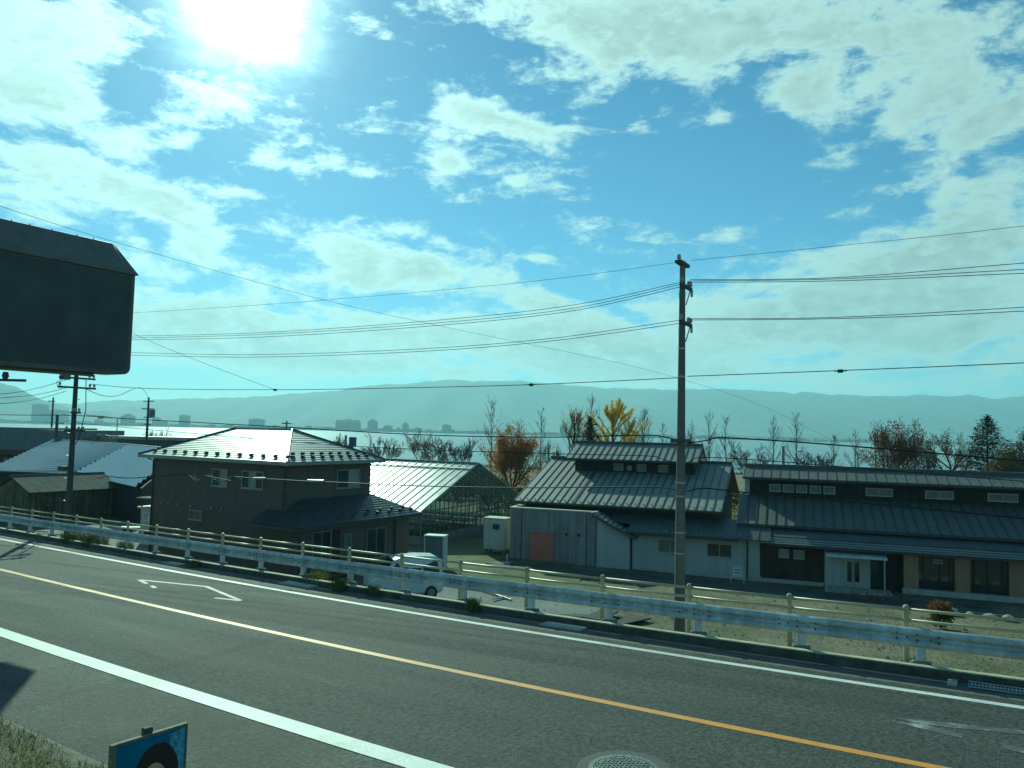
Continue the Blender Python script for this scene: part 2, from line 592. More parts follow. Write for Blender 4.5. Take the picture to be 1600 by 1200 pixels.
def ridge_mesh(name, pts, Y, depth, base, seed, rough=14.0):
    """mountain range: pts = (column, metres above the eye) of its skyline"""
    rnd = random.Random(seed)
    xs = [az_y(p[0], Y) for p in pts]
    hs = [p[1] + CAM_H for p in pts]
    n = 640
    ph = [(rnd.uniform(0, 6.3), rnd.uniform(.7, 1.3)) for _ in range(8)]

    def top(x):
        h = float(np.interp(x, xs, hs))
        for k in range(8):
            h += rough * math.sin(x * 0.0011 * 1.75 ** k * ph[k][1] + ph[k][0]) / 1.38 ** k
        return h
    b = MB()
    rows = 22
    for i in range(n + 1):
        x = xs[0] + (xs[-1] - xs[0]) * i / n
        t = top(x)
        for j in range(rows + 1):
            f = j / rows
            y = Y - depth * (1 - f)
            prof = f ** 1.35
            z = base + (t - base) * prof
            gul = math.sin(x * .0042 + ph[1][0] + f * 2) + .6 * math.sin(x * .0091 + ph[2][0] - f * 3) + .4 * math.sin(x * .019 + f * 6)
            z += (t - base) * 0.13 * gul * f * (1 - f) * 2.2
            b.v.append((x, y + 60 * math.sin(x * .003 + f * 4), max(base, z)))
        b.v.append((x, Y + depth * 0.6, base))
    R = rows + 2
    for i in range(n):
        for j in range(rows + 1):
            a = i * R + j
            b.f.append((a, a + R, a + R + 1, a + 1)); b.mi.append(0)
    o = b.build(name, M['hill'], smooth=True)
    tag(o, kind='structure')
    return o


def hz(px): return 676 + 0.0227 * (px - 800)
def up(px, py, Y): return (hz(px) - py) * Y / 1200.0


Y1 = 8200.0
ridge_mesh('mountain_range', [(px, up(px, py, Y1)) for px, py in ((-700, 640), (300, 625), (520, 606), (640, 599), (760, 598), (880, 601), (950, 606), (1020, 607), (1110, 609),
           (1150, 606), (1180, 608), (1240, 614), (1262, 608), (1300, 613), (1345, 618), (1430, 617), (1490, 621), (1512, 616), (1552, 624), (1600, 622), (1800, 615), (2300, 630))],
           Y1, 2400, WATER_Z, 3, 17.0)
Y2 = 5600.0
ridge_mesh('wooded_hills', [(px, up(px, py, Y2)) for px, py in ((-900, 560), (-200, 580), (0, 597), (30, 605), (60, 622), (90, 632), (130, 643), (160, 640), (185, 652), (215, 662), (240, 664), (300, 664))],
           Y2, 1300, WATER_Z, 5, 3.0)
# low built-up far shore
b = MB()
rnd = random.Random(11)
Ys = 3560.0
n = 260
for i in range(n + 1):
    x = -6500 + 13000 * i / n
    h = 9 + 4 * math.sin(i * .9) + rnd.uniform(-3, 5)
    b.v += [(x, Ys, WATER_Z - .3), (x, Ys + 6, WATER_Z + h), (x, Ys + 700, WATER_Z + h + 8), (x, Ys + 1500, WATER_Z + 6)]
for i in range(n):
    for j in range(3):
        a = i * 4 + j
        b.f.append((a, a + 4, a + 5, a + 1)); b.mi.append(0)
tag(b.build('far_shore', M['shore'], smooth=False), kind='structure')

rnd = random.Random(19)
b = MB()
for i in range(420):
    x = rnd.uniform(-3300, 1500); w = rnd.uniform(8, 34); h = rnd.uniform(4, 15) * (1.3 if rnd.random() < .15 else 1)
    y = 3400 + rnd.uniform(-20, 140)
    b.box(x, x + w, y, y + 14, WATER_Z - .2, WATER_Z + h)
    if rnd.random() < .5: b.box(x + w * .2, x + w * .6, y + 2, y + 10, WATER_Z + h, WATER_Z + h + 3)
tag(b.build('far_town', M['far_wall']), 'dense strip of small far houses along the opposite shore', 'houses', kind='stuff')
b = MB()
for i in range(700):
    x = rnd.uniform(-4200, 5200); r = rnd.uniform(6, 20); y = 3385 + rnd.uniform(0, 60)
    q = [(x + r * math.cos(a), y + r * .5 * math.sin(a), WATER_Z) for a in (0, 1.26, 2.5, 3.77, 5.0)]
    b.add(q + [(x + rnd.uniform(-3, 3), y, WATER_Z + r * rnd.uniform(.4, .8))], [(0, 1, 5), (1, 2, 5), (2, 3, 5), (3, 4, 5), (4, 0, 5)])
tag(b.build('far_woods', M['shore']), 'low line of trees along the opposite shore', 'woods', kind='stuff')

# ------------------------------------------------------------------ haze over the lake
hz_box = MB().box(-9800, 9800, -900, 9900, -8.0, 640.0).build('haze', None)
hm = bpy.data.materials.new('haze')
hm.use_nodes = True
hn = hm.node_tree
hn.nodes.clear()
pv = hn.nodes.new('ShaderNodeVolumePrincipled')
pv.inputs['Color'].default_value = (0.56, 0.87, 1.0, 1)
pv.inputs['Density'].default_value = HAZE
pv.inputs['Anisotropy'].default_value = 0.25
ho = hn.nodes.new('ShaderNodeOutputMaterial')
hn.links.new(pv.outputs[0], ho.inputs['Volume'])
hz_box.data.materials.clear()
hz_box.data.materials.append(hm)
tag(hz_box, kind='stuff')

# ------------------------------------------------------------------ road and its edge
V_WHITE, V_YEL, V_NEAR, V_KERB = 13.77, 10.73, 7.44, 14.58
S0, S1 = -45.0, 120.0
strip('road', S0, S1, [(7.42, 0), (14.12, 0)], M['asphalt'])
strip('shoulder_pavement', S0, S1, [(5.3, -0.004), (7.48, -0.004)], M['asphalt_old'])
strip('edge_line', S0, S1, [(V_WHITE - .075, .004), (V_WHITE + .075, .004)], M['paint'])
strip('centre_line', S0, S1, [(V_YEL - .075, .004), (V_YEL + .075, .004)], M['paint_yellow'])
strip('edge_line', S0, S1, [(V_NEAR - .16, .004), (V_NEAR + .16, .004)], M['paint'])
M['verge'] = mat('verge_soil', (0.15, 0.13, 0.075), rough=1.0, var=0.35, scale=2.0, fine=0.5, fscale=18, bump=1.0, bscale=25, col2=(0.09, 0.10, 0.05))
M['chips'] = mat('pale_gravel_edge', (0.27, 0.25, 0.19), rough=1.0, var=0.3, scale=4.0, fine=0.5, fscale=30, bump=1.0, bscale=40, col2=(0.12, 0.12, 0.09))
strip('verge_edge', S0, S1, [(5.3, 0.0), (5.16, 0.04), (5.0, 0.03)], M['chips'], step=.5)
strip('verge', S0, S1, [(5.0, 0.03), (4.2, 0.05), (2.5, 0.02), (-6, 0.0), (-60, -0.5)], M['verge'])
# gutter, kerb and the wall that holds the road above the low land
M['gutter_conc'] = mat('stained_gutter_concrete', (0.10, 0.10, 0.088), rough=0.9, var=0.25, scale=2.5, fine=.35, fscale=20)
strip('gutter', S0, S1, [(14.12, -0.001), (14.2, -0.012), (14.8, -0.03), (14.84, -0.03)], M['gutter_conc'])
M['kerb_face'] = mat('shaded_dirty_kerb_face', (0.095, 0.085, 0.06), rough=0.9, var=0.3, scale=3, fine=.3, streak=.3)  # shade on the kerb front is put into this dark colour, with stain
M['footing'] = mat('footing_concrete', (0.17, 0.17, 0.155), rough=0.95, var=0.25, scale=6, fine=.3)
kerb = thing('kerb', 'long cream-topped concrete kerb under the white crash barrier', 'kerb')
n = 0
s = S0
while s < 62:
    e = s + 4.0 - .012
    N_ = 4
    rings, tops = [], []
    for i in range(N_ + 1):
        ss = s + (e - s) * i / N_
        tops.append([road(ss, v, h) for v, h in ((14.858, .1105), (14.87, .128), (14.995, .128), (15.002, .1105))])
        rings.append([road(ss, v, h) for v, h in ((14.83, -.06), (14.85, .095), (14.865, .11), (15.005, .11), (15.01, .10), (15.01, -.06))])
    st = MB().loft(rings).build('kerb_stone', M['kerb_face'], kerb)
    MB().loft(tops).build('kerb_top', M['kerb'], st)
    s += 4.0
strip('footway_strip', S0, S1, [(15.012, -0.03), (15.55, -0.03)], M['footing'])
strip('retaining_wall', S0, S1, [(15.55, -0.026), (15.62, -0.03), (15.65, -5.6)], M['concrete'])

# diamond marks painted ahead of a crossing


def mark(pts, w, name='diamond_marking', gone=()):
    b = MB()
    for e, (p, q) in enumerate(zip(pts, pts[1:] + pts[:1])):
        n_ = 6
        for i in range(n_):
            if (e, i) in gone: continue
            t0, t1 = i / n_, (i + 1) / n_
            r = []
            for t in (t0, t1):
                s_ = p[0] + (q[0] - p[0]) * t; v_ = p[1] + (q[1] - p[1]) * t
                r.append((s_, v_))
            sg = w if abs(p[1]) < abs(q[1]) else w
            k = len(b.v)
            b.v += [road(r[0][0], r[0][1] - sg / 2, .0045), road(r[1][0], r[1][1] - sg / 2, .0045), road(r[1][0], r[1][1] + sg / 2, .0045), road(r[0][0], r[0][1] + sg / 2, .0045)]
            b.f.append((k, k + 1, k + 2, k + 3)); b.mi.append(0)
    tag(b.build(name, M['paint_worn']), kind='structure')


mark([(21.15, 12.37), (18.6, 12.92), (16.2, 12.32), (18.8, 11.80)], .12, gone={(2, 2), (2, 3), (2, 4), (2, 5), (3, 0), (3, 1), (3, 3)})
mark([(1.41, 12.24), (-1.15, 12.86), (-3.6, 12.24), (-1.15, 11.6)], .19, gone={(3, 1), (3, 3)})
mark([(24.0, 10.2 - 1.0 + .55), (26.6, 9.8), (29.0, 9.2), (26.5, 8.7)], .17)

# manhole
mh = road(3.92, 8.68, 0.0)
t = thing('manhole', 'round iron manhole cover in its ring of patched asphalt on the near lane', 'manhole cover', mh)
slope = (road(4.5, 8.6) - road(2.5, 8.6)).normalized()
M['iron'] = mat('cast_iron', (0.06, 0.075, 0.08), rough=0.45, metal=0.6, var=0.4, scale=30, fine=.3, fscale=90, bump=.6, bscale=60)
M['patch'] = mat('patch_asphalt', (0.062, 0.064, 0.06), rough=0.82, var=0.1, scale=3, fine=0.2, fscale=50)


def ring_mesh(r0, r1, z, n=48, zz=0.0):
    b = MB()
    for k in range(n):
        a = 2 * math.pi * k / n
        for r in (r0, r1):
            x, y = r * math.cos(a), r * math.sin(a)
            hh = (x * slope.x + y * slope.y) * slope.z
            b.v.append((x, y, z + hh))
    for k in range(n):
        j = (k + 1) % n
        b.f.append((2 * k, 2 * k + 1, 2 * j + 1, 2 * j)); b.mi.append(0)
    return b


ring_mesh(.42, .56, .006).build('asphalt_collar', M['patch'], t)
ring_mesh(.36, .42, .012).build('frame', M['iron'], t)
ring_mesh(.0, .352, .010).build('cover', M['iron'], t)
b = MB()
for i in range(-6, 7):
    for j in range(-6, 7):
        x, y = i * .052 + (.026 if j % 2 else 0), j * .052
        if x * x + y * y < .33 ** 2:
            hh = (x * slope.x + y * slope.y) * slope.z
            b.box(x - .016, x + .016, y - .016, y + .016, .009 + hh, .017 + hh)
tag(b.build('stud_pattern', M['iron'], t), kind='stuff')

# drain grate in the gutter and concrete lids
M['galv'] = mat('galvanised_steel', (0.45, 0.46, 0.45), rough=0.4, metal=0.8, var=0.2, scale=6)
g = thing('drain_grate', 'galvanised drain grate set in the gutter below the barrier at the right', 'drain grate', (0, 0, 0))
b = MB()
for i in range(44):
    s_ = .55 - i * .05
    p, q = road(s_, 14.50, .004), road(s_, 14.80, -.008)
    b.tube([p, q], .008, 4)
tag(b.build('bars', M['galv'], g), kind='stuff')
b = MB()
for v in (14.49, 14.65, 14.81):
    b.tube([road(.6, v, .0), road(-1.7, v, .0)], .014, 4)
b.build('frame', M['galv'], g)
M['slab'] = mat('pale_concrete', (0.42, 0.42, 0.36), rough=0.85, var=0.15, scale=3, fine=.15)
for k, (s_, w_, lab) in enumerate(((.75, .14, 'pale concrete block at the near end of the drain grate'), (7.6, 1.0, 'pale concrete lid in the gutter left of the tall pole foot'),
                              (16.1, 1.3, 'worn concrete lid in the gutter beside the white van'), (22.6, .9, 'far concrete lid in the gutter beside the brown house'))):
    rings = [[road(ss, v, h) for v, h in ((14.46, -.03), (14.46, .012), (14.82, .004), (14.82, -.03))] for ss in (s_, s_ + w_)]
    tag(MB().loft(rings).build('gutter_lid', M['slab']), lab, 'drain lid')

# ------------------------------------------------------------------ crash barrier
M['barrier'] = mat('white_barrier_paint', (0.54, 0.545, 0.51), rough=0.55, var=0.14, scale=2.2, fine=0.12, fscale=14, streak=.3, spec=.4, col2=(.36, .35, .31), thresh=(.55, .75))
M['post_white'] = mat('pale_post_paint', (0.55, 0.57, 0.56), rough=0.5, var=0.15, scale=5, streak=.2)
M['cream'] = mat('cream_rail_paint', (0.46, 0.40, 0.23), rough=0.42, var=0.15, scale=3, fine=.1, streak=.15)
M['bolt'] = mat('rusty_bolt', (0.10, 0.07, 0.05), rough=0.7, metal=.3, var=.3, scale=20)
M['footing'] = mat('footing_concrete', (0.17, 0.17, 0.155), rough=0.95, var=0.25, scale=6, fine=.3)
SP, SA = 1.983, 25.35       # spacing and phase of the posts
bar = thing('guardrail', 'white corrugated steel crash barrier along the far kerb', 'crash barrier')
wprof = [(.0, .825), (-.055, .79), (-.075, .755), (-.055, .715), (.0, .685), (.012, .66), (.0, .635), (-.055, .605), (-.075, .565), (-.055, .53), (.0, .495)]
V_B = 15.10
DH = -.12
k0, k1 = -9, 20
for k in range(k0, k1, 2):
    s_a, s_b = SA - SP * 12 + SP * k - .55, SA - SP * 12 + SP * (k + 2) - .45
    rings = []
    n_ = 6
    lift = 0.003 * (k % 4 // 2)
    for i in range(n_ + 1):
        ss = s_a + (s_b - s_a) * i / n_
        rings.append([road(ss, V_B + v - lift, h + DH) for v, h in wprof] + [road(ss, V_B + v + .006 - lift, h + DH) for v, h in wprof[::-1]])
    MB().loft(rings).build('beam', M['barrier'], bar, smooth=False)


def local_mesh(fn, name, m_):
    b = MB(); fn(b); return b.mesh(name, m_)


RZ = math.atan2(RD.y, RD.x)


def at_road(o, s_, v, h=0.0):
    p, q = road(s_, v, h), road(s_ + .5, v, h)
    o.location = p
    o.rotation_euler = (0, 0, math.atan2(q.y - p.y, q.x - p.x))


pm = local_mesh(lambda b: b.rbox(-.07, .07, -.05, .05, .1, .80, .012), 'barrier_post', M['post_white'])
fm = local_mesh(lambda b: b.rbox(-.15, .15, -.12, .12, .08, .27, .03), 'barrier_footing', M['footing'])


def bolts(b):
    for x in (-.32, .0, .32):
        for z in (.61, .71):
            b.cyl(x, 0, z, z + .03, .016, n=6)
    for x in (-.2, .16):
        b.cyl(x, 0, .65, .675, .014, n=6)


bm_ = local_mesh(bolts, 'bolts', M['bolt'])
for k in range(k0, k1 + 1):
    s_ = SA - SP * 12 + SP * k - .24
    o = link('post', pm, bar); at_road(o, s_, V_B + .075, DH)
    o = link('footing', fm, bar); at_road(o, s_, V_B + .09, DH)
    o = link('bolt', bm_, bar); at_road(o, s_ + .04, V_B - .058, DH)
    tag(o, kind='stuff')

# pedestrian railing
rail = thing('pipe_railing', 'cream painted two-pipe railing running just behind the crash barrier', 'railing')
V_F = 15.32


def fpost(b):
    b.cyl(0, 0, .05, 1.13, .045, n=10)
    b.cyl(0, 0, 1.13, 1.16, .052, .03, n=10)
    for z in (.90, 1.085): b.cyl(0, 0, z - .03, z + .03, .053, n=10)


fpm = local_mesh(fpost, 'railing_post', M['cream'])
for k in range(k0, 21):
    s_ = SA - SP * 12 + SP * k
    o = link('post', fpm, rail); at_road(o, s_, V_F, DH)
for k in range(k0, 20):
    s_a, s_b = SA - SP * 12 + SP * k, SA - SP * 12 + SP * (k + 1)
    for h in (.90 + DH, 1.085 + DH):
        MB().tube([road(s_a, V_F, h), road((s_a + s_b) / 2, V_F, h - .004), road(s_b, V_F, h)], .026, 8).build('rail', M['cream'], rail, smooth=True)

# weeds rooted along the kerb
M['weed'] = leaf_mat('weed_leaves', (0.10, 0.14, 0.03), (0.22, 0.19, 0.07), .3)


def tuft(p, r, h, n, seed):
    rnd = random.Random(seed)
    b = MB()
    for i in range(n):
        a = rnd.uniform(0, 6.28); d = r * rnd.random() ** .6
        x, y = d * math.cos(a), d * math.sin(a)
        l = h * rnd.uniform(.5, 1.1); w = .006 + .008 * rnd.random()
        dx, dy = rnd.uniform(-.6, .6) * l, rnd.uniform(-.6, .6) * l
        px_, py_ = -math.sin(a) * w, math.cos(a) * w
        b.add([(x - px_, y - py_, 0), (x + px_, y + py_, 0), (x + dx * .4 + px_, y + dy * .4 + py_, l * .65), (x + dx * .4 - px_, y + dy * .4 - py_, l * .65), (x + dx, y + dy, l)],
              [(0, 1, 2, 3), (3, 2, 4)])
    return b


for i, (s_, v, r, h, lab) in enumerate(((15.25, 14.5, .25, .30, 'weed tuft on the kerb in front of the van wheel'), (14.0, 14.52, .2, .26, 'weed tuft on the kerb between the van and the next post'),
                                    (10.65, 14.5, .17, .30, 'bright weed tuft alone on the kerb right of the van'), (16.6, 14.9, .35, .3, 'low weeds behind the kerb at the van nose'),
                                    (22.0, 14.45, .2, .2, 'small weed on the kerb in front of the brown house'), (29.5, 14.9, .5, .45, 'bushy weeds behind the rail in front of the shed'),
                                    (31.2, 14.9, .5, .4, 'leafy weeds behind the rail left of the utility pole'), (27.3, 14.95, .3, .35, 'sparse weeds behind the rail beside the shed corner'))):
    tag(tuft((0, 0, 0), r, h, int(260 * r / .25), 40 + i).build('weed', M['weed'], loc=road(s_, v + .3, .0)), lab, 'weed')

# grass on the near verge
rnd = random.Random(5)
b = MB()
for i in range(16000):
    s_ = rnd.uniform(3.5, 22); v = 5.22 - abs(rnd.gauss(0, .9))
    if math.sin(s_ * 2.7 + v * 3) + math.sin(s_ * 1.3 - v * 5.1) < rnd.uniform(-1.6, .7): continue
    p = road(s_, v, .03 if v > 4.6 else .045)
    a = rnd.uniform(0, 6.28); l = rnd.uniform(.03, .11); w = .006
    dx, dy = rnd.uniform(-.8, .8) * l, rnd.uniform(-.8, .8) * l
    b.add([(p.x - w * math.cos(a), p.y - w * math.sin(a), p.z), (p.x + w * math.cos(a), p.y + w * math.sin(a), p.z), (p.x + dx, p.y + dy, p.z + l)], [(0, 1, 2)])
tag(b.build('verge_grass', M['weed']), 'patchy grass and dry blades growing on the near verge', 'grass', kind='stuff')

# ------------------------------------------------------------------ poster board on the verge
P0 = Vector((-2.785, 5.60, 0)); P1 = Vector((-2.435, 6.06, 0))
pz = road(5.6, 3.4).z
ex = (P1 - P0).normalized()
W = (P1 - P0).length
ang = math.degrees(math.atan2(ex.y, ex.x))
t = thing('poster_board', 'framed outdoor poster of a dark-haired woman on blue, on a stake', 'poster', (P0.x, P0.y, pz), ang)
top = 1.57 - pz
M['wood_frame'] = mat('weathered_wood', (0.17, 0.14, 0.09), rough=0.8, var=0.25, scale=8, fine=.2)
M['stake'] = mat('dark_stake', (0.10, 0.07, 0.055), rough=0.85, var=0.2, scale=8)
M['poster_blue'] = mat('poster_blue', (0.01, 0.13, 0.25), rough=0.35, var=0.15, scale=6)
M['poster_pale'] = mat('poster_pale_blue', (0.12, 0.30, 0.42), rough=0.35, var=0.5, scale=30)
M['poster_hair'] = mat('poster_hair', (0.018, 0.012, 0.012), rough=0.4, var=0.3, scale=40)
M['poster_skin'] = mat('poster_skin', (0.50, 0.31, 0.21), rough=0.4, var=0.1, scale=8)
M['poster_lip'] = mat('poster_lips', (0.35, 0.07, 0.06), rough=0.4, var=0.1)
M['poster_white'] = mat('poster_white', (0.6, 0.6, 0.62), rough=0.4, var=0.1)
MB().box(0.02, W - .02, .005, .02, top - .84, top - .015).build('backing_board', M['wood_frame'], t)
for nm, q in (('frame_bar', (0, .035, -.012, .026, top - .86, top)), ('frame_bar', (W - .012, W, -.008, .026, top - .86, top)),
              ('frame_bar', (.035, W - .012, -.008, .026, top - .018, top)), ('frame_bar', (.035, W - .012, -.012, .026, top - .86, top - .83))):
    MB().box(*q).build(nm, M['wood_frame'], t)
MB().rbox(W * .44, W * .56, .027, .075, -.3, top + .035, .006).build('stake', M['stake'], t)
sheet = MB().box(.035, W - .012, .0005, .004, top - .83, top - .02).build('printed_sheet', M['poster_blue'], t)


def flat(pts, y, m_, name):
    MB().slab([(x, y, z) for x, z in pts], (0, .0006, 0)).build(name, m_, sheet)


def ell(cx, cz, rx, rz_, n=28, a0=0, a1=2 * math.pi, wob=0, seed=1):
    rr = random.Random(seed)
    return [(cx + rx * (1 + rr.uniform(-wob, wob)) * math.cos(a0 + (a1 - a0) * i / n), cz + rz_ * (1 + rr.uniform(-wob, wob)) * math.sin(a0 + (a1 - a0) * i / n)) for i in range(n)]


cz = top - .33
cx = W * .58
flat([(W * .74, top - .05), (W - .014, top - .025), (W - .014, top - .6), (W * .8, top - .55), (W * .86, top - .3)], -.0003, M['poster_pale'], 'pale_clouds')
flat(ell(cx + .01, cz, .175, .245, 40, wob=.02), -.0012, M['poster_hair'], 'hair')
flat([(cx - .16, cz + .05), (cx + .17, cz + .05), (cx + .2, cz - .34), (cx + .1, cz - .40), (cx - .12, cz - .40), (cx - .19, cz - .3)], -.0014, M['poster_hair'], 'hair')
flat([(cx - .05, cz - .1), (cx + .05, cz - .1), (cx + .06, cz - .3), (cx + .18, cz - .42), (cx - .2, cz - .42), (cx - .06, cz - .3)], -.0018, M['poster_skin'], 'neck')
flat([(cx - .21, cz - .36), (cx + .2, cz - .36), (cx + .22, cz - .495), (cx - .25, cz - .495)], -.0020, M['poster_white'], 'blouse')
flat(ell(cx - .008, cz - .06, .105, .168, 32), -.0026, M['poster_skin'], 'face')
flat([(cx - .125, cz + .12), (cx - .05, cz + .155), (cx - .092, cz + .05), (cx - .108, cz - .05), (cx - .13, cz)], -.0034, M['poster_hair'], 'fringe')
flat([(cx + .02, cz + .16), (cx + .12, cz + .13), (cx + .13, cz - .03), (cx + .1, cz + .05), (cx + .07, cz + .11)], -.0034, M['poster_hair'], 'fringe')
for sx in (-.043, .045):
    flat(ell(cx + sx, cz - .03, .022, .009, 14), -.0034, M['poster_white'], 'eye')
    flat(ell(cx + sx, cz - .03, .009, .009, 12), -.0040, M['poster_hair'], 'iris')
    flat([(cx + sx - .028, cz + .002), (cx + sx + .028, cz + .004), (cx + sx + .02, cz + .012), (cx + sx - .02, cz + .012)], -.0034, M['poster_hair'], 'eyebrow')
flat([(cx - .004, cz - .04), (cx + .006, cz - .04), (cx + .014, cz - .08), (cx - .012, cz - .08)], -.0034, M['poster_lip'], 'nose')
flat(ell(cx, cz - .115, .032, .010, 14), -.0034, M['poster_lip'], 'mouth')

# ------------------------------------------------------------------ overhead message board
M['sign_face'] = mat('dark_board_face', (0.045, 0.05, 0.045), rough=0.45, var=0.35, scale=1.1)
M['sign_body'] = mat('brown_board_housing', (0.12, 0.105, 0.085), rough=0.5, var=0.15, scale=1.0, streak=.2)
M['steel'] = mat('painted_steel', (0.22, 0.22, 0.20), rough=0.5, metal=.2, var=0.1, scale=3)
E0 = Vector((-11.95, 24.0, 0))
rn_ang = math.degrees(math.atan2(RN.y, RN.x))
zr = road(23, 10).z
t = thing('overhead_message_board', 'big dark blank message board with sloping hood hung over the road', 'road sign', (E0.x, E0.y, zr), rn_ang)
# local x: across the road (0 = far end), y: backwards along the road, z up
zb, zf, zt = 5.38 - zr, 8.52 - zr, 9.62 - zr
LL = 7.2


def rr_face(x0, x1, z0, z1, r):
    pts = [(x0, z1), (x0, z0)]
    for i in range(7):
        a = -math.pi / 2 + i * math.pi / 12
        pts.append((x1 - r + r * math.cos(a), z0 + r + r * math.sin(a)))
    pts.append((x1, z1))
    return pts


outer = rr_face(-LL, -.02, zb, zf, .22)
MB().slab([(x, .0, z) for x, z in outer], (0, .98, 0)).build('housing', M['sign_body'], t)
inner = rr_face(-LL + .1, -.14, zb + .12, zf - .06, .2)
MB().slab([(x, -.012, z) for x, z in inner], (0, .01, 0)).build('display_face', M['sign_face'], t)
hood = [(0.02, -.06, zf + .004), (0.02, -.06, zf + .03), (-.03, .9, zt - .1), (-.10, .98, zt), (-.16, 1.02, zt)]
# sloping hood panel as a closed prism
sec = [(-.08, zf + .002), (-.08, zf + .03), (.93, zt - .02), (.99, zt), (.99, zf + .002)]
MB().loft([[(x, y, z) for y, z in sec] for x in (-LL, -.30)] + [[(.04, -.08, zf + .002), (.04, -.08, zf + .03), (-.16, .93, zt - .10), (-.26, .99, zt - .1), (-.2, .99, zf + .002)]]).build('hood', M['sign_body'], t)
M['bright_bolt'] = mat('bright_bolt', (0.6, 0.6, 0.58), rough=0.3, metal=.7, var=.1)
for i in range(9):
    x = -.9 - i * .62 + (.12 if i % 3 == 1 else 0)
    MB().cyl(x, .93, zt - .03, zt + .018, .022, n=6).build('bolt', M['bright_bolt'], t)
MB().tube([(-.9, .5, zb - .05), (-LL - 4.2, .5, zb - .05)], .06, 8).build('support_beam', M['steel'], t)
for z in (zb + .7, zf - .3):
    MB().tube([(-1.0, 1.12, z), (-LL - 3.6, 1.12, z)], .13, 12).build('support_arm', M['steel'], t)
MB().cyl(-LL - 3.7, 1.12, 0, zt + .2, .24, .17, 16).build('mast', M['steel'], t)
MB().box(-LL - 4.05, -LL - 3.35, .77, 1.47, -.05, .05).build('base_plate', M['steel'], t)

# ------------------------------------------------------------------ building materials
M['roof_metal'] = mat('grey_seamed_roof', (0.26, 0.262, 0.24), rough=0.6, metal=0.0, spec=.35, var=0.12, scale=1.2, fine=.08, fscale=12, streak=.12)
M['seam_dark'] = mat('dark_roof_trim', (0.07, 0.072, 0.066), rough=0.5, var=0.15, scale=3)
M['roof_low'] = mat('dark_low_roof', (0.085, 0.09, 0.09), rough=0.5, metal=.2, var=0.18, scale=1.0, streak=.15)
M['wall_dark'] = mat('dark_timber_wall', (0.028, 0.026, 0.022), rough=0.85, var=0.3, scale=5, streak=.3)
M['wall_brown'] = mat('brown_timber_wall', (0.060, 0.036, 0.024), rough=0.8, var=0.3, scale=4, streak=.35)
M['wall_white'] = mat('pale_render', (0.46, 0.46, 0.42), rough=0.9, var=0.07, scale=1.0, fine=.05, streak=.10, bump=.15)
M['pillar'] = mat('tan_pillar', (0.36, 0.22, 0.14), rough=0.85, var=0.1, scale=2, streak=.12)
M['red_door'] = mat('faded_red_door', (0.42, 0.16, 0.11), rough=0.6, var=0.1, scale=3, streak=.12)
M['coping'] = mat('pale_coping', (0.50, 0.50, 0.40), rough=0.7, var=0.1, scale=4)
M['frame_alu'] = mat('aluminium_frame', (0.27, 0.27, 0.25), rough=0.45, metal=.3, var=0.08)
M['frame_cream'] = mat('cream_window_frame', (0.42, 0.40, 0.32), rough=0.6, var=0.08)
M['glass'] = glass_mat('window_glass', (0.035, 0.045, 0.045))
M['glass_dim'] = glass_mat('frosted_glass', (0.13, 0.14, 0.13), rough=.35)
M['blind'] = mat('window_blind', (0.30, 0.29, 0.25), rough=0.8, var=0.08)
M['gutter_dark'] = mat('dark_gutter', (0.04, 0.042, 0.04), rough=0.5, var=.1)
M['siding'] = mat('brown_siding', (0.115, 0.094, 0.074), rough=0.85, var=0.14, scale=3.5, fine=.2, fscale=9, stretch=(1, 1, 3), streak=.12)
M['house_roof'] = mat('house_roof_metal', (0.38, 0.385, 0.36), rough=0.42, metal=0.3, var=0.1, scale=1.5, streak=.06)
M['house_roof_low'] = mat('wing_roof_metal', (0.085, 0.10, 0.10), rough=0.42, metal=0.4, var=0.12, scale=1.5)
M['ridge_green'] = mat('ridge_cap', (0.30, 0.42, 0.38), rough=0.45, metal=.3, var=.08)
M['panel_white'] = mat('white_panel', (0.62, 0.63, 0.60), rough=0.5, var=.06, streak=.1)


def P_b(b0):        # wall facing -b (towards the road)
    return lambda u, n_, z: (u, b0 - n_, z)


def P_a(a0):        # wall facing +a
    return lambda u, n_, z: (a0 + n_, u, z)


def pbox(b, P, u0, u1, n0, n1, z0, z1):
    pts = [P(u, n_, z) for z in (z0, z1) for (u, n_) in ((u0, n0), (u1, n0), (u1, n1), (u0, n1))]
    # keep outward winding whichever way the wall faces
    fs = [(0, 3, 2, 1), (4, 5, 6, 7), (0, 1, 5, 4), (1, 2, 6, 5), (2, 3, 7, 6), (3, 0, 4, 7)]
    b.add(pts, fs)


def window(T, P, u0, u1, z0, z1, frame=None, glass=None, mull=1, w=.05, blinds=(), sill=True):
    b = MB()
    pbox(b, P, u0, u1, .002, .06, z1 - w, z1)
    pbox(b, P, u0, u1, .002, .06, z0, z0 + w)
    pbox(b, P, u0, u0 + w, .002, .06, z0 + w, z1 - w)
    pbox(b, P, u1 - w, u1, .002, .06, z0 + w, z1 - w)
    f = b.build('window', frame or M['frame_alu'], T)
    n_ = mull + 1
    for i in range(n_):
        a, c = u0 + w + (u1 - u0 - 2 * w) * i / n_, u0 + w + (u1 - u0 - 2 * w) * (i + 1) / n_
        b = MB(); pbox(b, P, a + .012, c - .012, .004, .018, z0 + w, z1 - w)
        b.build('pane', M['blind'] if i in blinds else (glass or M['glass']), f)
        if i:
            b = MB(); pbox(b, P, a - .022, a + .022, .003, .05, z0 + w, z1 - w)
            b.build('mullion', frame or M['frame_alu'], f)
    if sill:
        b = MB(); pbox(b, P, u0 - .04, u1 + .04, .001, .09, z0 - .05, z0 - .004)
        b.build('sill', frame or M['frame_alu'], f)
    return f


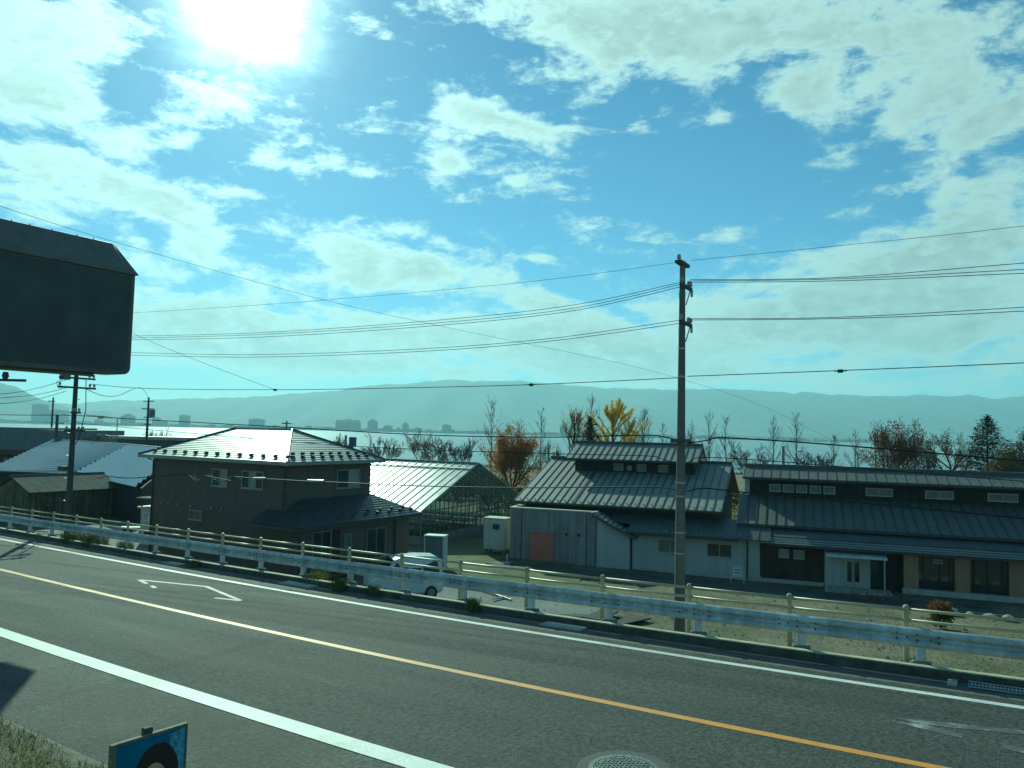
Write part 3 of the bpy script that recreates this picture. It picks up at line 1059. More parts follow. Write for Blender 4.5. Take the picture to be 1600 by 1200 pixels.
def slope_panels(T, a0, a1, eb, ez, rb, rz_, pitch_w, m_, name='roof_panel', seam=.05, thick=.06):
    """standing-seam slope between eave (b=eb, z=ez) and ridge (b=rb, z=rz): one part per panel"""
    n_ = max(1, int(round((a1 - a0) / pitch_w)))
    w = (a1 - a0) / n_
    L_ = math.hypot(rb - eb, rz_ - ez)
    ub, uz = (rb - eb) / L_, (rz_ - ez) / L_
    sg = 1 if rb > eb else -1
    nb, nz = -uz * sg, ub * sg

    def P(u, l, h): return (u, l * ub + h * nb, l * uz + h * nz)
    b = MB()

    def bx(u0, u1, l0, l1, h0, h1):
        pts = [P(u, l, h) for h in (h0, h1) for (u, l) in ((u0, l0), (u1, l0), (u1, l1), (u0, l1))]
        b.add(pts, [(0, 3, 2, 1), (4, 5, 6, 7), (0, 1, 5, 4), (1, 2, 6, 5), (2, 3, 7, 6), (3, 0, 4, 7)])
    bx(.004, w - .004, 0, L_, -thick, 0)
    b.m = 1
    bx(w - .03, w + .022, -.03, L_, .001, seam)
    me = b.mesh(name, [m_, M['seam_dark']])
    for i in range(n_):
        link(name, me, T, (a0 + w * i, eb, ez))
    return n_


def snow_guards(T, a0, a1, b, z, n_, size=.1, m_=None, name='snow_guard'):
    mm = MB(); mm.box(-size / 2, size / 2, -size * .5, size * .5, .01, size * .9)
    mm.box(-size / 2, size / 2, -size * 1.4, -size * .5, .005, .03)
    me = mm.mesh(name, m_ or M['seam_dark'])
    for i in range(n_):
        link(name, me, T, (a0 + (a1 - a0) * i / max(1, n_ - 1), b, z))


# ------------------------------------------------------------------ hall with the raised clerestory (left one)
GZ = -4.5
OC = (7.77, 48.05, 0.0)
ANG = -20.0
T = thing('clerestory_hall', 'grey metal-roofed hall with raised clerestory, concrete front block and red door', 'building', OC, ANG)
# upper hall body
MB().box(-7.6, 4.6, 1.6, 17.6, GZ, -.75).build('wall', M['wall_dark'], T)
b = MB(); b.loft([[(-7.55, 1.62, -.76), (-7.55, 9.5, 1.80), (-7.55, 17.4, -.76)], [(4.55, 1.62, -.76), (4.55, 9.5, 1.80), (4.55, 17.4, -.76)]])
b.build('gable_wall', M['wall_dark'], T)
E_B, E_Z, R_B, R_Z = 1.0, -.66, 9.5, 1.97
slope_panels(T, -8.27, 5.15, E_B, E_Z, R_B, R_Z, .52, M['roof_metal'])
slope_panels(T, -8.27, 5.15, 18.0, E_Z, R_B, R_Z, 1.6, M['roof_metal'])
MB().box(-8.32, 5.2, 9.36, 9.64, R_Z - .02, R_Z + .16).build('ridge_cap', M['seam_dark'], T)
MB().box(-8.27, 5.15, .9, .985, E_Z - .14, E_Z - .03).build('gutter', M['gutter_dark'], T)
b = MB()
for sg in (-8.30, 5.155):
    b.slab([(sg, 1.0, E_Z - .16), (sg, 9.5, R_Z - .16), (sg, 9.5, R_Z + .03), (sg, 1.0, E_Z + .03)], (.04, 0, 0))
    b.slab([(sg, 18.0, E_Z - .16), (sg, 18.0, E_Z + .03), (sg, 9.5, R_Z + .03), (sg, 9.5, R_Z - .16)], (.04, 0, 0))
tag(b.build('verge_board', M['seam_dark'], T), kind='stuff')
snow_guards(T, -8.0, 5.0, 1.35, E_Z + .12, 26, .07, M['galv'])
# joint across the slope left of the clerestory
sl = (R_Z - E_Z) / (R_B - E_B)
MB().loft([[(-4.32, 1.05, E_Z + .06), (-4.22, 1.05, E_Z + .06), (-4.22, 1.05, E_Z), (-4.32, 1.05, E_Z)], [(-4.32, 7.0, E_Z + .06 + 5.95 * sl), (-4.22, 7.0, E_Z + .06 + 5.95 * sl), (-4.22, 7.0, E_Z + 5.95 * sl), (-4.32, 7.0, E_Z + 5.95 * sl)]]).build('roof_joint', M['seam_dark'], T)
# clerestory
MB().box(-5.75, 2.85, 7.0, 11.0, .6, 2.33).build('clerestory_wall', M['wall_dark'], T)
slope_panels(T, -6.19, 3.15, 6.0, 2.13, 9.0, 3.22, .47, M['roof_metal'])
slope_panels(T, -6.19, 3.15, 12.0, 2.13, 9.0, 3.22, 1.5, M['roof_metal'])
MB().box(-6.25, 3.2, 8.86, 9.14, 3.19, 3.36).build('ridge_cap', M['seam_dark'], T)
MB().box(-6.19, 3.15, 5.9, 5.985, 1.99, 2.10).build('gutter', M['gutter_dark'], T)
b = MB()
for sg in (-6.235, 3.155):
    b.slab([(sg, 6.0, 1.98), (sg, 9.0, 3.08), (sg, 9.0, 3.25), (sg, 6.0, 2.16)], (.04, 0, 0))
    b.slab([(sg, 12.0, 1.98), (sg, 12.0, 2.16), (sg, 9.0, 3.25), (sg, 9.0, 3.08)], (.04, 0, 0))
b.loft([[(-5.7, 7.02, 2.30), (-5.7, 9.0, 3.08), (-5.7, 10.9, 2.30)], [(2.8, 7.02, 2.30), (2.8, 9.0, 3.08), (2.8, 10.9, 2.30)]])
tag(b.build('verge_board', M['seam_dark'], T), kind='stuff')
for u0, u1 in ((-2.87, -2.17), (-1.2, -.51), (.34, 1.02)):
    window(T, P_b(7.0), u0, u1, 1.30, 1.81, M['frame_alu'], M['glass_dim'], 0, .05, sill=False)
window(T, P_b(7.0), -1.89, -1.58, 1.34, 1.68, M['frame_cream'], M['blind'], 0, .04, sill=False)
# low roof over the pale wall
slope_panels(T, -.30, 8.0, -.75, -2.03, 1.62, -1.15, .62, M['roof_low'], seam=.03)
slope_panels(T, -2.2, -.30, .35, -1.62, 1.62, -1.15, .61, M['roof_low'], seam=.03)
MB().box(.2, 6.3, -.85, -.765, -2.20, -2.04).build('gutter', M['gutter_dark'], T)
snow_guards(T, 1.0, 7.3, -.45, -1.92, 7, .07, M['galv'])
MB().box(-.1, 7.42, 0, 1.6, GZ, -1.95).build('wall', M['wall_white'], T)
MB().box(-.1, 7.5, -.05, .0, GZ, GZ + .28).build('plinth', M['slab'], T)
window(T, P_b(0.0), 1.51, 2.95, -3.24, -2.44, M['frame_cream'], M['glass_dim'], 1)
window(T, P_b(0.0), 4.40, 5.86, -3.27, -2.47, M['frame_cream'], M['glass'], 1)
MB().tube([(6.72, -.08, -2.2), (6.72, -.08, GZ + .1)], .045, 8).build('downpipe', M['gutter_dark'], T)
# sloping annex
b = MB(); b.loft([[(-2.28, -.35, GZ), (-.22, -.35, GZ), (-.22, -.35, -2.36), (-2.28, -.35, -1.33)], [(-2.28, 1.5, GZ), (-.22, 1.5, GZ), (-.22, 1.5, -2.36), (-2.28, 1.5, -1.33)]])
b.build('annex_wall', M['wall_white'], T)
MB().box(-2.3, -.2, -.40, -.35, GZ, GZ + .25).build('plinth', M['slab'], T)
b = MB()
for i in range(9):
    u0, u1 = i / 9, (i + 1) / 9
    A = lambda u: (-2.5 + 2.75 * u, -1.12 - 1.30 * u)
    (xa, za), (xb, zb_) = A(u0), A(u1)
    q = MB()
    q.slab([(xa, -.75, za + .06), (xb, -.75, zb_ + .06), (xb, 1.1, zb_ + .06), (xa, 1.1, za + .06)], (0, 0, -.07))
    q.m = 1
    q.slab([(xb - .03, -.77, zb_ + .11), (xb + .02, -.77, zb_ + .09), (xb + .02, 1.1, zb_ + .09), (xb - .03, 1.1, zb_ + .11)], (0, 0, -.05))
    q.build('annex_roof_panel', [M['roof_metal'], M['seam_dark']], T)
MB().slab([(-2.55, -.80, -1.22), (.30, -.80, -2.56), (.30, -.80, -2.38), (-2.55, -.80, -1.03)], (0, .045, 0)).build('fascia', M['seam_dark'], T)
MB().box(-2.56, -2.50, -.8, 1.1, -1.2, -1.0).build('verge_board', M['coping'], T)
# concrete block
b = MB()
b.box(-8.07, -2.35, -.28, -.03, GZ, -1.06)
b.box(-8.07, -7.87, -.03, 1.58, GZ, -1.06)
b.box(-7.87, -2.35, .8, 1.58, GZ, -1.9)
b.build('concrete_block', M['concrete'], T)
b = MB(); b.box(-8.12, -2.3, -.33, .02, -1.055, -.98); b.box(-8.12, -7.82, .02, 1.6, -1.055, -.98)
b.build('coping', M['coping'], T)
b = MB()
for a in (-7.28, -2.95): b.box(a - .02, a + .02, -.30, -.283, GZ, -1.06)
b.build('expansion_joint', M['wall_dark'], T)
for i in range(5):
    MB().box(-7.8 + i * 1.05, -7.79 + i * 1.05, -.287, -.281, GZ, -1.08).build('board_line', M['footing'], T)
d_ = MB(); d_.box(-6.70, -5.05, -.345, -.285, GZ + .06, -2.49)
door = d_.build('door', M['red_door'], T)
MB().cyl(-5.88, -.37, -2.75, -2.66, .035, n=8).build('latch', M['frame_alu'], door)
MB().box(-6.95, -4.95, -.40, -.30, -2.47, -2.36).build('door_track', M['frame_alu'], T)
for a in (-4.25, -3.45):
    q = MB(); q.box(a - .06, a + .06, -.42, -.285, -2.52, -2.42); q.box(a - .03, a + .03, -.40, -.3, -2.62, -2.52)
    q.build('wall_lamp', M['wall_dark'], T)
MB().tube([(-3.7, -.33, GZ), (-3.7, -.33, GZ + .9)], .03, 6).build('pipe', M['galv'], T)

# ------------------------------------------------------------------ long hall on the right
T = thing('long_hall', 'long low hall with clerestory windows, brown timber wall and white entrance', 'building', OC, ANG)
A0, A1 = 6.05, 34.0
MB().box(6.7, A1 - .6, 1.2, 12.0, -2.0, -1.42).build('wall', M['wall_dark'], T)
M['roof_long'] = mat('shaded_seamed_roof', (0.125, 0.13, 0.12), rough=0.6, var=0.14, scale=1.0, fine=.08, fscale=12, streak=.14, spec=.35)  # darker copy of the seamed roof: shade on the front slopes put into colour
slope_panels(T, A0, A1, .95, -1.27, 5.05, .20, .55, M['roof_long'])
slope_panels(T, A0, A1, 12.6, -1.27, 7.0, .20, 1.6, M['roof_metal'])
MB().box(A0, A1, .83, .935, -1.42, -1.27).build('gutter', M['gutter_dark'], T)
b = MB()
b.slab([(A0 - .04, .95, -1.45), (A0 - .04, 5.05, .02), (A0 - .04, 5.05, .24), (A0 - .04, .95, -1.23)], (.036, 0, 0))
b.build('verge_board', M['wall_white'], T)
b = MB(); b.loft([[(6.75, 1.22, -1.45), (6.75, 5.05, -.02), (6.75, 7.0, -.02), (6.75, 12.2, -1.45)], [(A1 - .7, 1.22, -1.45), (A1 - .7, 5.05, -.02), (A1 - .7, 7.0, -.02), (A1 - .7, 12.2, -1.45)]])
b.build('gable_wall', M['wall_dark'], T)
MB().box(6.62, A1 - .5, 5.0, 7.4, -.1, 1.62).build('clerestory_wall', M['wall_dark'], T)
MB().box(6.30, 6.61, 4.9, 7.5, -.1, 1.5).build('end_panel', M['wall_white'], T)
slope_panels(T, 6.25, A1, 4.0, 1.37, 6.0, 2.0, .55, M['roof_long'], seam=.03)
slope_panels(T, 6.25, A1, 8.2, 1.37, 6.0, 2.0, 1.6, M['roof_metal'])
MB().box(6.2, A1, 5.85, 6.15, 1.97, 2.16).build('ridge_cap', M['seam_dark'], T)
MB().box(6.25, A1, 3.9, 3.985, 1.22, 1.34).build('gutter', M['gutter_dark'], T)
MB().slab([(6.21, 4.0, 1.20), (6.21, 6.0, 1.83), (6.21, 6.0, 2.03), (6.21, 4.0, 1.40)], (.036, 0, 0)).build('verge_board', M['wall_white'], T)
for u0, u1, mu in ((7.81, 8.5, 0), (8.62, 9.31, 0), (9.43, 10.1, 0), (10.25, 10.93, 0), (11.07, 11.76, 0), (13.5, 15.03, 1), (16.8, 18.33, 1), (20.1, 21.65, 1), (23.4, 24.93, 1), (26.7, 28.2, 1)):
    window(T, P_b(5.0), u0, u1, .42, .92, M['frame_cream'], M['glass_dim'], mu, .06, sill=False)
# lower roof with shiny stepped sheets along its edge
slope_panels(T, 8.05, A1, -.10, -1.82, 1.21, -1.42, 1.4, M['roof_low'], seam=.03)
M['sheet'] = mat('ribbed_sheet', (0.30, 0.31, 0.29), rough=0.4, metal=.5, var=.12, scale=1)
for i in range(6):
    b0_, z0_ = -.82 + i * .125, -2.12 + i * .05
    q = MB(); q.loft([[(a, b0_, z0_), (a, b0_ + .122, z0_ + .028), (a, b0_ + .122, z0_ - .01), (a, b0_, z0_ - .035)] for a in (6.95, A1)])
    q.build('roof_course', M['sheet'] if i % 2 == 0 else M['roof_low'], T)
MB().box(7.9, A1, -.92, -.835, -2.27, -2.13).build('gutter', M['gutter_dark'], T)
# facade, left to right
MB().box(7.44, 10.92, .02, .3, GZ, -2.0).build('timber_wall', M['wall_brown'], T)
for i in range(11):
    a = 7.6 + i * .31
    MB().box(a, a + .012, .006, .02, GZ + .25, -2.05).build('board_joint', M['wall_dark'], T)
MB().box(7.44, 10.9, -.03, .018, GZ, GZ + .22).build('plinth', M['slab'], T)
window(T, P_b(.02), 8.46, 9.03, -3.05, -2.53, M['frame_cream'], M['blind'], 0, .05, sill=False)
window(T, P_b(.02), 9.28, 9.86, -3.06, -2.54, M['frame_cream'], M['blind'], 0, .05, sill=False)
MB().box(10.93, 13.3, -.05, .3, GZ, -2.0).build('entrance_wall', M['wall_white'], T)
MB().box(13.31, 14.9, .35, .5, GZ, -2.0).build('recess_wall', M['wall_dark'], T)
f = MB().box(11.84, 13.2, -.09, -.052, GZ + .12, -2.9).build('entrance_door', M['frame_cream'], T)
for a in (12.11, 12.50): MB().box(a, a + .24, -.10, -.092, -4.08, -2.98).build('pane', M['glass'], f)
MB().box(12.44, 12.46, -.098, -.092, -4.3, -2.95).build('door_joint', M['wall_dark'], f)
q = MB(); q.slab([(10.95, -1.35, -2.60), (14.05, -1.35, -2.60), (14.05, -.06, -2.42), (10.95, -.06, -2.42)], (0, 0, .05))
c = q.build('canopy', M['panel_white'], T)
for i in range(21):
    a = 11.0 + i * .15
    MB().slab([(a, -1.37, -2.54), (a + .04, -1.37, -2.54), (a + .04, -.07, -2.36), (a, -.07, -2.36)], (0, 0, .02)).build('rib', M['panel_white'], c)
for a in (13.9,): MB().box(a - .035, a + .035, -1.28, -1.21, GZ, -2.60).build('post', M['frame_cream'], T)
MB().box(10.99, 11.05, -1.28, -1.21, GZ, -2.60).build('post', M['frame_cream'], T)
MB().box(13.34, 13.8, .30, .345, -4.3, -2.7).build('glazed_screen', M['glass'], T)
MB().box(10.9, 14.3, -1.5, -.06, GZ - .05, GZ + .10).build('entrance_step', M['slab'], T)
MB().box(14.9, A1 - .6, .25, .5, GZ, -2.0).build('glazed_wall', M['glass'], T)
for i, (u0, u1) in enumerate(((14.98, 15.70), (17.46, 18.18), (20.0, 20.72), (22.55, 23.3), (25.1, 25.8), (27.6, 28.3))):
    MB().box(u0, u1, -.06, .24, GZ + .3, -2.35).build('pillar', M['pillar'], T)
MB().box(14.92, A1 - .6, -.12, .24, GZ, GZ + .30).build('plinth', M['slab'], T)
for u in (15.95, 16.75, 17.2, 18.4, 19.0, 19.7, 20.9, 21.5):
    MB().box(u, u + .05, .19, .245, GZ + .31, -2.02).build('mullion', M['wall_brown'], T)
MB().box(14.92, A1 - .6, .15, .245, -2.45, -2.02).build('lintel', M['wall_dark'], T)
window(T, P_b(.19), 16.45, 16.9, -2.78, -2.55, M['frame_cream'], M['glass_dim'], 0, .03, sill=False)

# ------------------------------------------------------------------ brown house
HZ = -4.0
OH = (-11.43, 39.53, 0.0)
T = thing('brown_house', 'two-storey brown house with a ribbed hip roof and low side wing', 'house', OH, -31)
EZ, RZ_ = 2.06, 3.72
AL, BL, RUN = 12.55, 7.7, 3.85
M['house_trim'] = mat('dark_house_trim', (0.05, 0.05, 0.048), rough=.5, var=.1)
w_ = MB()
w_.box(-AL + .62, -.6, .6, BL - .6, HZ, EZ - .12)
w_.build('wall', M['siding'], T)
b = MB()
for z in [HZ + .3 + .455 * i for i in range(13)]:
    b.box(-AL + .61, -.61, .592, .60, z, z + .012)
    b.box(-.60, -.592, .62, BL - .62, z, z + .012)
b.build('siding_joint', M['house_trim'], T)
MB().box(-AL + .05, -.05, .05, BL - .05, EZ - .16, EZ - .10).build('soffit', M['house_trim'], T)
b = MB()
b.box(-AL - .02, .02, -.02, .04, EZ - .17, EZ); b.box(-AL - .02, .02, BL - .04, BL + .02, EZ - .17, EZ)
b.box(-AL - .02, .04 - AL, .04, BL - .04, EZ - .17, EZ); b.box(-.04, .02, .04, BL - .04, EZ - .17, EZ)
b.build('gutter', M['frame_alu'], T)


def hip_courses(T, corners, ridge, n_, m_, name='roof_course', lip=.028):
    """one stepped strip per course between an eave edge and a ridge edge"""
    e0, e1 = [Vector(c) for c in corners]
    r0, r1 = [Vector(c) for c in ridge]
    nrm = (e1 - e0).cross(r0 - e0).normalized()
    if nrm.z < 0: nrm = -nrm
    for i in range(n_):
        t0, t1 = i / n_, (i + 1) / n_
        a, b_ = e0.lerp(r0, t0), e1.lerp(r1, t0)
        c, d = e1.lerp(r1, t1), e0.lerp(r0, t1)
        poly = [a + nrm * lip, b_ + nrm * lip]
        if (c - d).length > 1e-3: poly += [c + nrm * .004, d + nrm * .004]
        else: poly += [c + nrm * .004]
        MB().slab(poly, -nrm * .05).build(name, m_, T)


C00, C10, C11, C01 = (-AL, 0, EZ), (0, 0, EZ), (0, BL, EZ), (-AL, BL, EZ)
RL, RR = (-AL + RUN, RUN, RZ_), (-RUN, RUN, RZ_)
hip_courses(T, (C00, C10), (RL, RR), 17, M['house_roof'])
hip_courses(T, (C10, C11), (RR, RR), 17, M['house_roof'])
hip_courses(T, (C11, C01), (RR, RL), 6, M['house_roof'])
hip_courses(T, (C01, C00), (RL, RL), 6, M['house_roof'])
for p, q, m_ in ((C10, RR, M['ridge_green']), (C00, RL, M['house_trim']), (C11, RR, M['house_trim']), (C01, RL, M['house_trim']), (RL, RR, M['house_roof'])):
    p, q = Vector(p), Vector(q)
    MB().tube([p + Vector((0, 0, .03)), q + Vector((0, 0, .04))], .06, 6).build('ridge_cap', m_, T)
k_ = (RZ_ - EZ) / RUN
g = MB(); g.box(-.09, .09, -.06, .06, .03, .15); g.box(-.06, .06, -.14, -.06, .02, .08)
gm = g.mesh('snow_guard', M['seam_dark'])
for i in range(13): link('snow_guard', gm, T, (-AL + .95 + i * .93, .48, EZ + .48 * k_))
for i in range(10): link('snow_guard', gm, T, (-.42, .75 + i * .72, EZ + .42 * k_), (0, 0, math.pi / 2))
for i in range(9): link('snow_guard', gm, T, (-.78, 1.1 + i * .70, EZ + .78 * k_), (0, 0, math.pi / 2))
window(T, P_b(.6), -6.49, -5.2, .50, 1.47, M['frame_alu'], M['glass'], 1, .06, blinds=(1,))
window(T, P_b(.6), -4.04, -2.34, .52, 1.46, M['frame_alu'], M['glass'], 2, .06, blinds=(1,))
window(T, P_a(-.6), 4.24, 6.15, .48, 1.54, M['frame_alu'], M['glass'], 1, .06, blinds=(1,))
window(T, P_b(.6), -8.3, -7.2, -1.5, -.95, M['frame_alu'], M['glass'], 1, .05)
for u in (-10.9, -10.2, -9.3, -8.2, -6.4, -5.5):
    q = MB(); q.cyl(u, .54, -.78 - .05 * (u % 1), -.66, .07, n=8); q.build('vent_hood', M['frame_alu'], T)
for (x, y) in ((-.72, .5), (-AL + .75, .52)):
    MB().tube([(x, y - .38, EZ - .2), (x, y, EZ - .35), (x, y, HZ + .1)], .045, 8).build('downpipe', M['gutter_dark'], T)
MB().box(-AL + .55, -.5, .56, BL - .5, HZ, HZ + .35).build('foundation', M['concrete'], T)
# side wing
WZ, WT = -1.10, .05
wb0, wb1 = -.6, 9.3
MB().box(-1.45, 1.1, 0.0, .598, HZ, WZ - .06).build('wing_wall', M['siding'], T)
MB().box(-.598, 1.1, .6, 8.75, HZ, WZ - .06).build('wing_wall', M['siding'], T)
MB().box(-1.8, 1.58, wb0 + .03, .595, WZ - .12, WZ - .06).build('soffit', M['house_trim'], T)
MB().box(-.59, 1.58, .60, wb1 - .03, WZ - .12, WZ - .06).build('soffit', M['house_trim'], T)
q1, q2, q3, q4 = (1.65, wb0, WZ), (1.65, wb1, WZ), (-.598, wb1 - 2.25, WT), (-.598, wb0 + 2.25, WT)
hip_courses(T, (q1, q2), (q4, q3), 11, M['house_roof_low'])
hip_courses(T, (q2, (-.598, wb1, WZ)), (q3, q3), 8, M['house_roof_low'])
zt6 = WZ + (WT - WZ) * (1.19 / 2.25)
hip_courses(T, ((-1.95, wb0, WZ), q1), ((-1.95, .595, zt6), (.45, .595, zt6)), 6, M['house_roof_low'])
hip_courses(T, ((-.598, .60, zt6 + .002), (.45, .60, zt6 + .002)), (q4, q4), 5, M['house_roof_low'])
b = MB()
b.box(1.6, 1.7, wb0 - .03, wb1, WZ - .16, WZ - .01); b.box(-1.97, 1.6, wb0 - .05, wb0 + .03, WZ - .16, WZ - .01)
b.build('gutter', M['house_trim'], T)
g2 = MB().box(-.06, .06, -.09, .09, .02, .13).mesh('snow_guard', M['seam_dark'])
for i in range(16): link('snow_guard', g2, T, (1.25 if i % 2 else 1.0, 1.2 + i * .5, WZ + (.42 if i % 2 else .67) * .511))
window(T, P_a(1.1), .85, 2.2, -3.35, -1.48, M['frame_alu'], M['glass'], 1, .05)
window(T, P_a(1.1), 3.2, 3.72, -2.5, -1.8, M['frame_alu'], M['glass_dim'], 0, .05)
window(T, P_a(1.1), 5.0, 6.6, -3.4, -1.7, M['frame_alu'], M['glass'], 1, .05)
MB().box(1.101, 1.12, 2.35, 2.9, HZ + .2, -1.5).build('entrance_door', M['wall_dark'], T)
MB().tube([(1.16, 7.43, WZ - .16), (1.16, 7.43, HZ + .1)], .045, 8).build('downpipe', M['gutter_dark'], T)
MB().tube([(1.16, -.06, WZ - .16), (1.16, -.06, HZ + .1)], .045, 8).build('downpipe', M['gutter_dark'], T)

# ------------------------------------------------------------------ greenhouse
M['gh_glass'] = bpy.data.materials.new('greenhouse_glass')
M['gh_glass'].use_nodes = True
nt = M['gh_glass'].node_tree
pb = nt.nodes['Principled BSDF']
pb.inputs['Base Color'].default_value = (0.27, 0.33, 0.33, 1)
pb.inputs['Roughness'].default_value = 0.30
pb.inputs['Specular IOR Level'].default_value = 0.9
tr = nt.nodes.new('ShaderNodeBsdfTransparent'); tr.inputs[0].default_value = (.85, .92, .9, 1)
mx = nt.nodes.new('ShaderNodeMixShader')
nz = nt.nodes.new('ShaderNodeTexNoise'); nz.inputs['Scale'].default_value = 1.3
gp = nt.nodes.new('ShaderNodeNewGeometry'); nt.links.new(gp.outputs['Position'], nz.inputs['Vector'])
mr = nt.nodes.new('ShaderNodeMapRange'); nt.links.new(nz.outputs['Fac'], mr.inputs[0])
mr.inputs[1].default_value = .35; mr.inputs[2].default_value = .65; mr.inputs[3].default_value = .12; mr.inputs[4].default_value = .38
nt.links.new(mr.outputs[0], mx.inputs[0])
nt.links.new(pb.outputs[0], mx.inputs[1]); nt.links.new(tr.outputs[0], mx.inputs[2])
nt.links.new(mx.outputs[0], nt.nodes['Material Output'].inputs['Surface'])
M['gable_glass'] = M['gh_glass'].copy(); M['gable_glass'].name = 'gable_glass'
for nn in M['gable_glass'].node_tree.nodes:
    if nn.type == 'MAP_RANGE': nn.inputs[3].default_value = .6; nn.inputs[4].default_value = .85
    if nn.type == 'BSDF_PRINCIPLED': nn.inputs['Base Color'].default_value = (.12, .16, .15, 1)
M['gh_frame'] = mat('greenhouse_frame', (0.20, 0.22, 0.20), rough=.55, metal=.2, var=.15, scale=3)
GG = -4.2
T = thing('greenhouse', 'large glass greenhouse with a bright ribbed pane roof and glazed gable', 'greenhouse', (-6.2, 54.6, 0), -27)
# local a: to the right/front along the ridge (roof runs to -a); b: across, away from the road
GL, GW, GE, GR = 21.0, 16.0, -1.88, 1.32
nb = 30
w_ = GL / nb
half = GW / 2
kk = (GR - GE) / half
def gh_slope(sg):
    b = MB()
    L_ = math.hypot(half, GR - GE)
    ub, uz = half / L_ * sg, (GR - GE) / L_
    def P(u, l, h): return (u, l * ub, l * uz + h)
    b.add([P(.03, 0, 0), P(w_ - .03, 0, 0), P(w_ - .03, L_, 0), P(.03, L_, 0), P(.03, 0, .012), P(w_ - .03, 0, .012), P(w_ - .03, L_, .012), P(.03, L_, .012)],
          [(0, 3, 2, 1), (4, 5, 6, 7), (0, 1, 5, 4), (1, 2, 6, 5), (2, 3, 7, 6), (3, 0, 4, 7)])
    pane = b.mesh('roof_pane', M['gh_glass'])
    b = MB()
    b.add([P(-.03, -.1, -.05), P(.03, -.1, -.05), P(.03, L_, -.05), P(-.03, L_, -.05), P(-.03, -.1, .05), P(.03, -.1, .05), P(.03, L_, .05), P(-.03, L_, .05)],
          [(0, 3, 2, 1), (4, 5, 6, 7), (0, 1, 5, 4), (1, 2, 6, 5), (2, 3, 7, 6), (3, 0, 4, 7)])
    bar_ = b.mesh('glazing_bar', M['gh_frame'])
    for i in range(nb):
        link('roof_pane', pane, T, (-w_ * (i + 1), 0 if sg > 0 else GW, GE))
    for i in range(nb + 1):
        link('glazing_bar', bar_, T, (-w_ * i, 0 if sg > 0 else GW, GE))
gh_slope(1); gh_slope(-1)
b = MB(); b.box(-GL, .05, half - .08, half + .08, GR - .02, GR + .10); b.build('ridge_cap', M['gh_frame'], T)
q = MB()
q.loft([[(-GL, half - 1.15, GR - 1.15 * kk + .10), (-GL, half - 1.05, GR - 1.05 * kk + .10), (-GL, half - 1.1, GR - 1.1 * kk + .02)], [(0, half - 1.15, GR - 1.15 * kk + .10), (0, half - 1.05, GR - 1.05 * kk + .10), (0, half - 1.1, GR - 1.1 * kk + .02)]])
q.build('vent_rail', M['gh_frame'], T)
MB().box(-GL, .02, -.08, .0, GE - .12, GE + .02).build('gutter', M['gh_frame'], T)
MB().box(-GL, .02, -.03, .03, GG - .1, GG + .6).build('base_wall', M['concrete'], T)
MB().box(-.03, .03, .05, GW, GG - .1, GG + .6).build('base_wall', M['concrete'], T)
ng = 26
for i in range(ng + 1):
    bb = GW * i / ng
    zz = GE + kk * min(bb, GW - bb)
    MB().box(-.03, .03, bb - .025, bb + .025, GG + .6, zz).build('mullion', M['gh_frame'], T)
for i in range(ng):
    b0_, b1_ = GW * i / ng + .03, GW * (i + 1) / ng - .03
    z0_, z1_ = GE + kk * min(b0_, GW - b0_), GE + kk * min(b1_, GW - b1_)
    MB().slab([(.0, b0_, GG + .6), (.0, b1_, GG + .6), (.0, b1_, z1_), (.0, b0_, z0_)], (.01, 0, 0)).build('gable_pane', M['gable_glass'], T)
for z in (GG + 1.7, GE):
    MB().box(.012, .05, .05, GW - .05, z - .04, z + .04).build('rail', M['gh_frame'], T)
for i in range(nb):
    MB().box(-w_ * (i + 1) + .03, -w_ * i - .03, -.008, .004, GG + .6, GE - .12).build('side_pane', M['gable_glass'], T)
for p0, p1 in (((0, 0, GE), (0, half, GR)), ((0, GW, GE), (0, half, GR))):
    MB().tube([Vector(p0) + Vector((.05, 0, .04)), Vector(p1) + Vector((.05, 0, .04))], .07, 4).build('verge_bar', M['frame_cream'], T)
M['plants'] = mat('bench_plants', (0.05, 0.07, 0.035), rough=.9, var=.5, scale=3, bump=1, bscale=8)
for j in range(4):
    q = MB(); q.box(-GL + 1, -1.2, 1.2 + j * 3.6, 3.2 + j * 3.6, GG + .75, GG + .85)
    for x in range(6):
        for y_ in (1.3, 3.0): q.box(-GL + 1.5 + x * 3.4, -GL + 1.58 + x * 3.4, y_ + j * 3.6, y_ + .08 + j * 3.6, GG - .1, GG + .75)
    q.build('bench', M['gh_frame'], T)

# ------------------------------------------------------------------ shed
M['shed_wall'] = mat('stained_board_wall', (0.155, 0.135, 0.075), rough=0.95, var=0.25, scale=3, streak=.45, col2=(0.075, 0.08, 0.045), thresh=(.45, .7))
M['shed_roof'] = mat('old_slate_sheet', (0.085, 0.085, 0.072), rough=0.9, var=0.25, scale=2, col2=(.12, .12, .10), streak=.1)
T = thing('shed', 'old low shed with dark corrugated gable roof and stained board walls', 'shed', (-36.6, 58.9, 0), 60)
